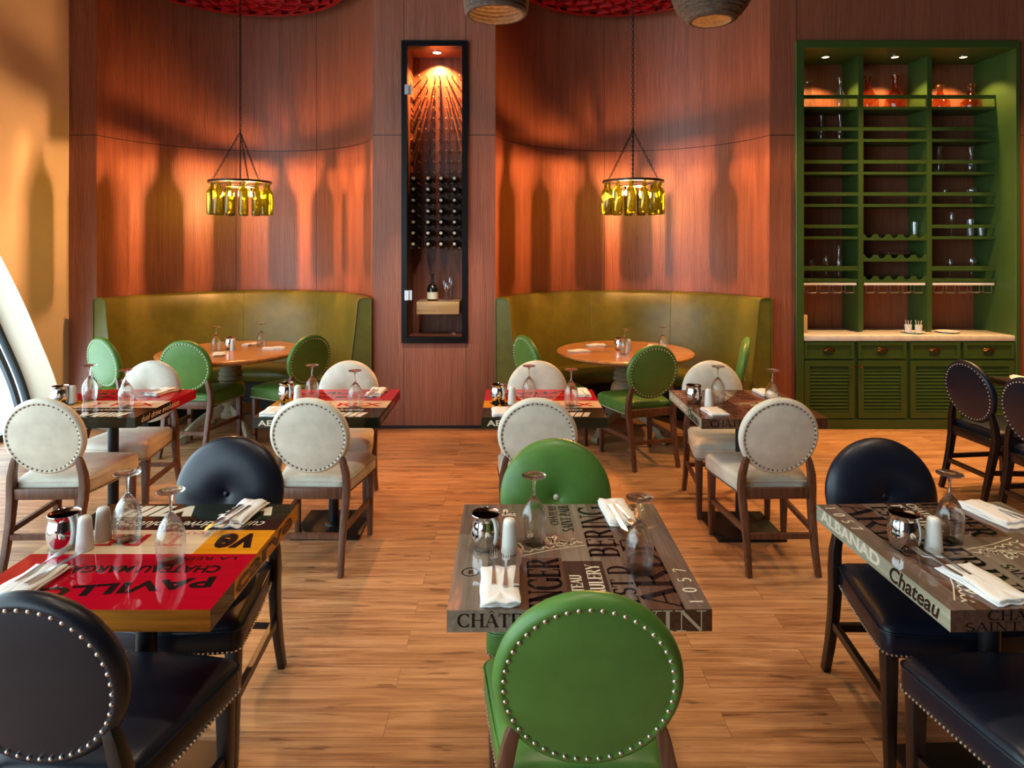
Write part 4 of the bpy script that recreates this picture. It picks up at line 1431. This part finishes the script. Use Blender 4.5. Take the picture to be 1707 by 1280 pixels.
# ================================================================== WINE CASE IN THE PIER
def wine_case():
    x0, x1, z0, z1 = -1.028, -.412, .80, 3.612
    yb = 6.47
    t = thing('wine_cabinet', 'tall narrow black framed wine cabinet set in the wood pier', 'cabinet', (0, 0, 0))
    fw = .052
    mb = MB()
    for a in ((x0, x0 + fw, z0, z1), (x1 - fw, x1, z0, z1), (x0 + fw, x1 - fw, z0, z0 + fw), (x0 + fw, x1 - fw, z1 - fw, z1)):
        mb.box(a[0], a[1], WY - .035, WY + .05, a[2], a[3])
    mb.build('frame', 'black_frame', t, smooth=0)
    ix0, ix1, iz0, iz1 = x0 + fw, x1 - fw, z0 + fw, z1 - fw
    mb = MB()
    mb.box(ix0 - .02, ix0, WY + .05, yb, iz0, iz1)
    mb.box(ix1, ix1 + .02, WY + .05, yb, iz0, iz1)
    mb.box(ix0 - .02, ix1 + .02, WY + .05, yb, iz0 - .02, iz0)
    mb.box(ix0 - .02, ix1 + .02, WY + .05, yb, iz1, iz1 + .02)
    mb.box(ix0 - .02, ix1 + .02, yb, yb + .02, iz0 - .02, iz1 + .02)
    mb.build('lining', wood('case_lining', srgb(70, 34, 22), srgb(104, 54, 36), srgb(128, 72, 48), 2, .8), t, smooth=0)
    mb = MB()
    mb.box(ix0 + .004, ix1 - .004, WY - .018, WY - .010, iz0 + .004, iz1 - .004)
    dr = mb.build('door', 'pane', t, smooth=0)
    for z in (3.155, 1.245):
        mb = MB()
        mb.box(ix0 - .02, ix0 + .018, WY - .045, WY - .035, z - .045, z + .045)
        mb.box(ix0 + .006, ix0 + .045, WY - .026, WY - .004, z - .045, z + .045)
        mb.tube([(ix0 + .004, WY - .036, z - .03), (ix0 + .004, WY - .036, z + .03)], .008, 10)
        mb.build('hinge', 'steel', dr)
    mb = MB()
    mb.lathe([(0, 0), (.018, 0), (.018, .02), (.012, .026), (0, .026)], 18, rot((-.54, WY - .018, .885), rx=PI / 2))
    mb.build('lock', 'chrome', dr)
    # spot lamp in the top
    mb = MB()
    mb.lathe([(0, -.004), (.04, -.004), (.045, -.008), (.055, -.006), (.055, 0), (0, 0)], 24, Matrix.Translation((-.72, 6.28, iz1)), mats=[0, 1, 1, 1, 1])
    mb.build('spot_lamp', ['lamp_disc', 'chrome'], t)
    light('wine_case_spot', 'SPOT', (-.72, 6.355, iz1 - .02), 260, (1, .42, .13), .012, spot=125, blend=.6)
    # pegs: two per bottle place
    cols = (-.935, -.795, -.672, -.545)
    zs = [3.345 - .1035 * k for k in range(10)] + [2.300 - .1035 * k for k in range(7)]
    n = 0
    rest = MB()
    for z in reversed(zs):
        for cx in cols:
            for s_ in (-1, 1):
                m_ = MB() if n < 96 else rest
                m_.tube([(cx + s_ * .037, yb, z), (cx + s_ * .037, yb - .15, z + .004)], .0055, 8)
                m_.ball((cx + s_ * .037, yb - .15, z + .004), .0075, 0, 8, 5)
                if n < 96:
                    m_.build('peg', 'peg', t)
                n += 1
    ro = rest.build('peg', 'peg', t)
    ro['kind'] = 'stuff'
    # little shelf box
    mb = MB()
    mb.box(-.905, -.50, 6.20, yb, 1.055, 1.175)
    mb.bevel(.004)
    mb.build('shelf', 'box_wood', t)
    # bottles lying with their necks towards the glass
    b = thing('wine_bottle', '', 'bottle')
    mb = MB()
    q = Matrix.Rotation(PI / 2, 4, 'X')
    mb.lathe([(0, 0), (.034, 0), (.0365, .004), (.0365, .17), (.033, .19), (.02, .213), (.0145, .225), (.0135, .25)], 22, q)
    mb.build('body', 'dark_bottle', b, smooth=50)
    mb = MB()
    mb.lathe([(.0138, .245), (.0145, .25), (.0145, .288), (.0135, .292), (0, .292)], 16, q)
    mb.build('capsule', 'cork', b, smooth=40)
    pb = Proto(b)
    rows = ['top', 'second', 'third', 'fourth', 'fifth', 'sixth', 'bottom']
    cn = ['hinge-side column', 'second column from the hinges', 'third column from the hinges', 'column farthest from the hinges']
    for r_ in range(7):
        for c_, cx in enumerate(cols):
            pb.put((cx, yb - .003, 2.300 - .1035 * r_ + .0425), 0, 'dark bottle lying on pegs behind glass, %s row, %s' % (rows[r_], cn[c_]), 'wine bottles lying on the pegs')
    # bottle and glasses standing on the box
    s = thing('brandy_bottle', 'dark squat bottle with pale label on the box shelf in the wine cabinet', 'bottle', (-.765, 6.30, 1.175))
    mb = MB()
    mb.lathe([(0, 0), (.048, 0), (.052, .005), (.052, .11), (.045, .14), (.02, .165), (.014, .18), (.013, .245), (.016, .248), (.016, .262), (0, .262)], 28)
    mb.build('body', 'dark_bottle', s, smooth=50)
    mb = MB()
    mb.lathe([(.0526, .02), (.0526, .085)], 28)
    mb.build('label_band', 'label_paper', s)
    return t
wine_case()
def goblet(h, r, foot, name='wine_glass'):
    """upright stem glass"""
    mb = MB()
    b0 = h * .48
    mb.lathe([(0, .004), (foot, .001), (foot, .003), (.01, .008), (.004, .02), (.0038, b0 - .01), (.01, b0), (r * .7, b0 + h * .09), (r, b0 + h * .24), (r * .95, h * .9), (r * .82, h),
              (r * .79, h), (r * .92, h * .9), (r * .96, b0 + h * .24), (r * .66, b0 + h * .1), (0, b0 + .006)], 24)
    return mb
def single(mb, name, mat, loc, label, cat, group=None, smooth=50):
    o = mb.build(name, mat, None, smooth=smooth)
    o.location = loc
    return tag(o, label, cat, group)
for k, (x, y, h) in enumerate(((-.63, 6.30, .17), (-.60, 6.38, .22), (-.66, 6.40, .19))):
    single(goblet(h, .028, .026), 'stem_glass', 'glass', (x, y, 1.175),
           ['short stem glass at front of the box shelf in the wine cabinet', 'tallest stem glass on the box shelf in the wine cabinet', 'stem glass between bottle and tall glass on the box shelf'][k], 'glass', 'stem glasses in the wine cabinet')
mb = MB()
mb.bar([(0, 0, .003), (.05, 0, .003), (.13, .01, .003)], [(.018, .006), (.014, .006), (.006, .004)], Vector((0, 1, 0)))
single(mb, 'corkscrew', 'steel', (-.69, 6.24, 1.1755), 'small steel opener lying on the box shelf in the wine cabinet', 'tool')

# ================================================================== GREEN CABINET
CY, CB = WY, 6.66           # frame face, back
SF = 6.336                  # shelf fronts
X0, X1 = 2.64, 4.724
IX0, IX1 = 2.713, 4.684
ITOP = 3.542
shelf_unit = thing('display_cabinet', 'tall green open display cabinet built into the wood wall', 'cabinet')
mb = MB()
mb.box(X0, IX0, CY - .03, CB, 0, 3.612)
mb.box(IX1, X1, CY - .03, CB, 0, 3.612)
mb.box(IX0, IX1, CY - .03, CB, ITOP, 3.612)
mb.bevel(.003, 1)
mb.build('frame', 'green_paint', shelf_unit, smooth=0)
mb = MB()
mb.box(IX0, IX1, CB - .015, CB, 0, ITOP)
uvl = mb.b.loops.layers.uv.new('UVMap')
for fc in mb.b.faces:
    for lp in fc.loops:
        lp[uvl].uv = (lp.vert.co.x, lp.vert.co.z)
mb.build('back_panel', 'wall_wood', shelf_unit, smooth=0)
bays = [(IX0, 3.35), (3.40, 4.016), (4.063, IX1)]
for x0, x1 in ((3.35, 3.40), (4.016, 4.063)):
    mb = MB()
    mb.box(x0, x1, SF - .004, CB - .015, .88, ITOP)
    mb.build('divider', 'green_paint', shelf_unit, smooth=0)
SH = [3.05, 2.738, 2.42, 2.108, 1.795, 1.382]
for bi, (x0, x1) in enumerate(bays):
    for k, z in enumerate(SH):
        if bi == 1 and k > 3:
            continue
        mb = MB()
        mb.box(x0, x1, SF, CB - .015, z - .027, z)
        mb.build('shelf', 'green_paint', shelf_unit, smooth=0)
        mb = MB()
        hh = .045 if k == 5 else .034
        mb.box(x0, x1, SF, SF + .02, z + .08, z + .08 + hh)
        mb.build('rail', 'green_paint', shelf_unit, smooth=0)
# scalloped bottle racks of the middle bay
def scallop(x0, x1, z0, z1):
    n = 5
    w = (x1 - x0) / n
    pts = [(x0, z0), (x1, z0), (x1, z1)]
    r = .042
    for k in range(n - 1, -1, -1):
        cx = x0 + w * (k + .5)
        for i in range(9):
            a = PI * i / 8
            pts.append((cx + r * math.cos(a), z1 - .036 * math.sin(a)))
    pts.append((x0, z1))
    return pts
MXZ = Matrix(((1, 0, 0, 0), (0, 0, 1, 0), (0, 1, 0, 0), (0, 0, 0, 1)))
for z0, z1 in ((1.757, 1.815), (1.551, 1.617), (1.350, 1.410)):
    mb = MB()
    mb.prism(scallop(3.40, 4.016, z0, z1), MXZ, SF, SF + .02)
    mb.prism(scallop(3.40, 4.016, z0, z1), MXZ, CB - .06, CB - .04)
    mb.box(3.40, 4.016, SF + .02, CB - .015, z0, z0 + .012)
    mb.build('bottle_rack', 'green_paint', shelf_unit, smooth=0)
# chrome stemware racks
for x0, x1 in bays:
    mb = MB()
    mb.box(x0 + .01, x1 - .015, SF + .0, CB - .03, 1.322, 1.346)
    rk = mb.build('stemware_rack', 'ceramic', shelf_unit, smooth=0)
    w = (x1 - x0 - .03) / 5
    mb = MB()
    for k in range(5):
        a = x0 + .015 + w * k + .018
        b = a + w - .036
        mb.tube([(a, SF + .01, 1.322), (a, SF + .01, 1.255), (a + .006, SF + .01, 1.248), (b - .025, SF + .01, 1.248)], .0035, 6)
        mb.tube([(b, SF + .01, 1.322), (b, SF + .01, 1.255), (b - .006, SF + .01, 1.248), (b - .03, SF + .01, 1.248)], .0035, 6)
        mb.tube([(a + .004, SF + .01, 1.25), (a + .004, CB - .05, 1.25)], .003, 6)
        mb.tube([(b - .004, SF + .01, 1.25), (b - .004, CB - .05, 1.25)], .003, 6)
    mb.build('hanger_wires', 'steel', rk)
for x0, x1 in bays:
    cx = (x0 + x1) / 2 + .02
    mb = MB()
    mb.lathe([(0, -.003), (.032, -.003), (.036, -.007), (.044, -.005), (.044, 0), (0, 0)], 20, Matrix.Translation((cx, 6.37, ITOP)), mats=[0, 1, 1, 1, 1])
    mb.build('spot_lamp', ['lamp_disc', 'chrome'], shelf_unit)
    light('cabinet_spot', 'SPOT', (cx, 6.37, ITOP - .012), 55, (1, .60, .22), .015, spot=105, blend=.4)

wt = MB()
wt.box(IX0 - .0, IX1, CY - .02, CB - .016, .818, .868)
wt.bevel(.004)
tag(wt.build('worktop', 'marble', None), 'pale marble worktop between the green drawers and open shelves', 'worktop')

base = thing('base_cabinet', 'green base cabinet with four drawers and louvred doors', 'cabinet')
mb = MB()
mb.box(IX0 + .001, IX1 - .001, CY, CB - .016, .085, .817)
mb.build('carcass', 'green_paint', base, smooth=0)
mb = MB()
mb.box(IX0 + .001, IX1 - .001, CY - .028, CY, 0, .088)
mb.build('plinth', 'green_paint', base, smooth=0)
DR = [(2.713, 3.190), (3.216, 3.676), (3.700, 4.176), (4.200, 4.682)]
for k, (x0, x1) in enumerate(DR):
    x0 += .006
    x1 -= .006
    f0, f1 = CY - .024, CY
    mb = MB()
    mb.box(x0, x1, f0 + .010, f1, .655, .805)
    for a in ((x0, x0 + .028, .655, .805), (x1 - .028, x1, .655, .805), (x0 + .028, x1 - .028, .655, .68), (x0 + .028, x1 - .028, .78, .805)):
        mb.box(a[0], a[1], f0, f0 + .012, a[2], a[3])
    d = mb.build('drawer', 'green_paint', base, smooth=0)
    cx = (x0 + x1) / 2
    mb = MB()
    prof = []
    for i in range(9):
        a = PI * i / 8
        prof.append([Vector((cx + .048 * math.cos(a) * s_, f0 + .012 - (.004 if s_ == 1 else .026), .728 + .028 * math.sin(a) * s_)) for s_ in (1, .72)])
    vs = [[mb.v(p) for p in pr] for pr in prof]
    for i in range(8):
        mb.f([vs[i][0], vs[i + 1][0], vs[i + 1][1], vs[i][1]])
    mb.f([v_[1] for v_ in vs])
    ring = [(cx + .052 * math.cos(2 * PI * i / 24), f0 + .008, .728 + .030 * math.sin(2 * PI * i / 24)) for i in range(24)]
    mb.tube(ring, .0035, 6, closed=True)
    mb.build('cup_handle', 'brass_handle', d)
    mb = MB()
    z0, z1 = .10, .638
    for a in ((x0, x0 + .05, z0, z1), (x1 - .05, x1, z0, z1), (x0 + .05, x1 - .05, z0, z0 + .055), (x0 + .05, x1 - .05, z1 - .055, z1)):
        mb.box(a[0], a[1], f0, f1, a[2], a[3])
    n = 13
    for i in range(n):
        z = z0 + .062 + (z1 - z0 - .124) * (i + .5) / n
        mb.box(x0 + .05, x1 - .05, -.003, .003, -.019, .019, 0, rot((0, CY - .010, z), rx=R(-20)))
    d = mb.build('door', 'green_paint', base, smooth=0)
    mb = MB()
    kx = x1 - .022 if k % 2 == 0 else x0 + .022
    mb.lathe([(0, 0), (.006, 0), (.006, .012), (.014, .018), (.014, .026), (.008, .031), (0, .032)], 16, rot((kx, f0, .585), rx=PI / 2))
    mb.build('knob', 'brass_handle', d)

# things on the shelves
def carafe(h, r, neck, lip):
    mb = MB()
    mb.lathe([(0, 0), (r * .92, 0), (r, .006), (r, h * .34), (r * .92, h * .44), (neck * 1.3, h * .60), (neck, h * .70), (neck, h * .82), (lip, h), (lip - .003, h), (neck - .003, h * .82), (neck - .003, h * .70),
              (r * .88, h * .43), (r - .003, h * .33), (0, .008)], 28)
    return mb
def flask(h, r):
    mb = MB()
    mb.lathe([(0, 0), (r * .96, 0), (r, .008), (r, h * .26), (r * .94, h * .34), (r * .62, h * .40), (r * .66, h * .46), (r * .55, h * .53), (r * .36, h * .62), (r * .30, h * .72), (r * .30, h * .88), (r * .42, h * .92),
              (r * .44, h), (r * .36, h), (r * .24, h * .9), (r * .25, h * .7), (r * .9, h * .3), (0, .01)], 32)
    return mb
def tumbler(h, r):
    mb = MB()
    mb.lathe([(0, 0), (r * .85, 0), (r * .88, .004), (r, h), (r - .002, h), (r * .85, .012), (0, .012)], 24)
    return mb
YS = 6.50
for h, x, lab in ((.29, 2.946, 'clear waisted decanter on top shelf next to the cabinet frame'), (.32, 3.256, 'taller clear decanter on top shelf next to the first divider')):
    single(carafe(h, .052, .022, .04), 'decanter', 'glass', (x, YS, SH[0]), lab, 'decanter', 'clear decanters on the top shelf')
for h, r, x, lab in ((.335, .095, 3.535, 'amber glass flask with tall neck beside first divider, top shelf middle bay'), (.345, .098, 3.81, 'amber glass flask with tall neck near the second divider, top shelf middle bay'),
                     (.25, .088, 4.25, 'shorter amber flask beside the second divider, top shelf'), (.255, .092, 4.56, 'shorter amber flask beside the cabinet end panel, top shelf')):
    single(flask(h, r), 'amber_flask', 'amber_glass', (x, YS, SH[0]), lab, 'flask', 'amber flasks on the top shelf')
for x, lab in ((2.885, 'clear carafe half hidden by the cabinet frame on second shelf'), (3.071, 'clear carafe in the middle of three on second shelf'), (3.256, 'clear carafe beside the divider on second shelf')):
    single(carafe(.265, .042, .019, .03), 'carafe', 'glass', (x, YS, SH[1]), lab, 'carafe', 'clear carafes on the shelves')
for x, lab in ((4.239, 'clear carafe near the divider on third shelf of the end bay'), (4.555, 'clear carafe near the end panel on third shelf')):
    single(carafe(.27, .046, .020, .032), 'carafe', 'glass', (x, YS, SH[2]), lab, 'carafe', 'clear carafes on the shelves')
single(goblet(.17, .026, .026), 'stem_glass', 'glass', (4.298, YS, SH[3]), 'small stem glass alone near the divider on fourth shelf', 'glass', 'glasses on the shelves')
single(goblet(.18, .052, .034), 'wide_glass', 'glass', (4.561, YS, SH[3]), 'wide bowled stem glass on fourth shelf of the end bay', 'glass', 'glasses on the shelves')
single(goblet(.24, .024, .026), 'flute_glass', 'glass', (4.364, YS, SH[4]), 'slim flute glass on fifth shelf of the end bay', 'glass', 'glasses on the shelves')
single(tumbler(.17, .036), 'tumbler', 'glass', (4.55, YS, SH[4]), 'taller straight tumbler on fifth shelf of the end bay', 'glass', 'glasses on the shelves')
single(tumbler(.11, .034), 'tumbler', 'glass', (4.635, 6.47, SH[4]), 'short tumbler next to the end panel on fifth shelf', 'glass', 'glasses on the shelves')
for x, y, h, r, lab in ((2.976, 6.50, .19, .03, 'stem glass nearest the cabinet frame on lowest shelf'), (3.119, 6.50, .225, .036, 'larger stem glass second from the frame on lowest shelf'), (3.215, 6.44, .19, .03, 'stem glass in front of the tall decanter on lowest shelf')):
    single(goblet(h, r, .03), 'stem_glass', 'glass', (x, y, SH[5]), lab, 'glass', 'glasses on the shelves')
single(carafe(.33, .04, .018, .026), 'carafe', 'glass', (3.275, 6.56, SH[5]), 'tall slim carafe beside the divider on the lowest shelf', 'carafe', 'clear carafes on the shelves')
single(goblet(.19, .022, .026), 'flute_glass', 'glass', (4.352, YS, SH[5]), 'slim flute glass on lowest shelf of the end bay', 'glass', 'glasses on the shelves')
single(goblet(.21, .038, .03), 'stem_glass', 'glass', (4.565, YS, SH[5]), 'round stem glass on lowest shelf of the end bay', 'glass', 'glasses on the shelves')
single(tumbler(.17, .03), 'tall_tumbler', 'glass', (3.965, 6.45, 1.769), 'tall glass standing in the topmost bottle rack', 'glass')
mb = MB()
mb.box(-.11, .11, -.08, .08, 0, .03)
mb.bevel(.008)
single(mb, 'serving_board', 'wood_walnut', (3.80, 6.5, 1.618), 'brown wooden board lying on the second bottle rack', 'board')
bpy.data.objects['serving_board'].location.z = 1.6175
# on the worktop
WT = .868
def plate(r):
    mb = MB()
    mb.lathe([(0, 0), (r * .55, 0), (r * .6, .003), (r, .014), (r, .017), (r * .62, .007), (0, .005)], 40)
    return mb
single(plate(.105), 'plate', 'ceramic', (3.845, 6.27, WT), 'white plate carrying two cups on the marble worktop', 'plate', 'white plates on the worktop')
single(plate(.105), 'plate', 'ceramic', (4.19, 6.30, WT), 'empty white plate on the marble worktop beside the divider', 'plate', 'white plates on the worktop')
for x, y, lab in ((3.805, 6.285, 'white cup nearer the middle of the cabinet, on the worktop plate'), (3.885, 6.255, 'white cup full of wooden sticks on the worktop plate')):
    t = thing('stirrer_cup', lab, 'cup', (x, y, WT + .006), 0, 'white cups on the plate')
    mb = MB()
    mb.lathe([(0, 0), (.024, 0), (.025, .003), (.033, .075), (.0315, .075), (.023, .006), (0, .006)], 24)
    mb.build('body', 'ceramic', t)
    for k in range(6):
        a = k * 1.05
        mb = MB()
        mb.bar([(.012 * math.cos(a), .012 * math.sin(a), .008), (.026 * math.cos(a), .026 * math.sin(a), .105 + .006 * (k % 3))], (.006, .0025))
        mb.build('stick', 'label_paper', t, smooth=0)
mb = MB()
mb.box(-.05, .05, -.012, .012, 0, .17)
mb.bevel(.004)
single(mb, 'card_holder', 'beige_card', (2.79, 6.30, WT), 'beige card holder standing on the worktop beside the frame', 'card holder')
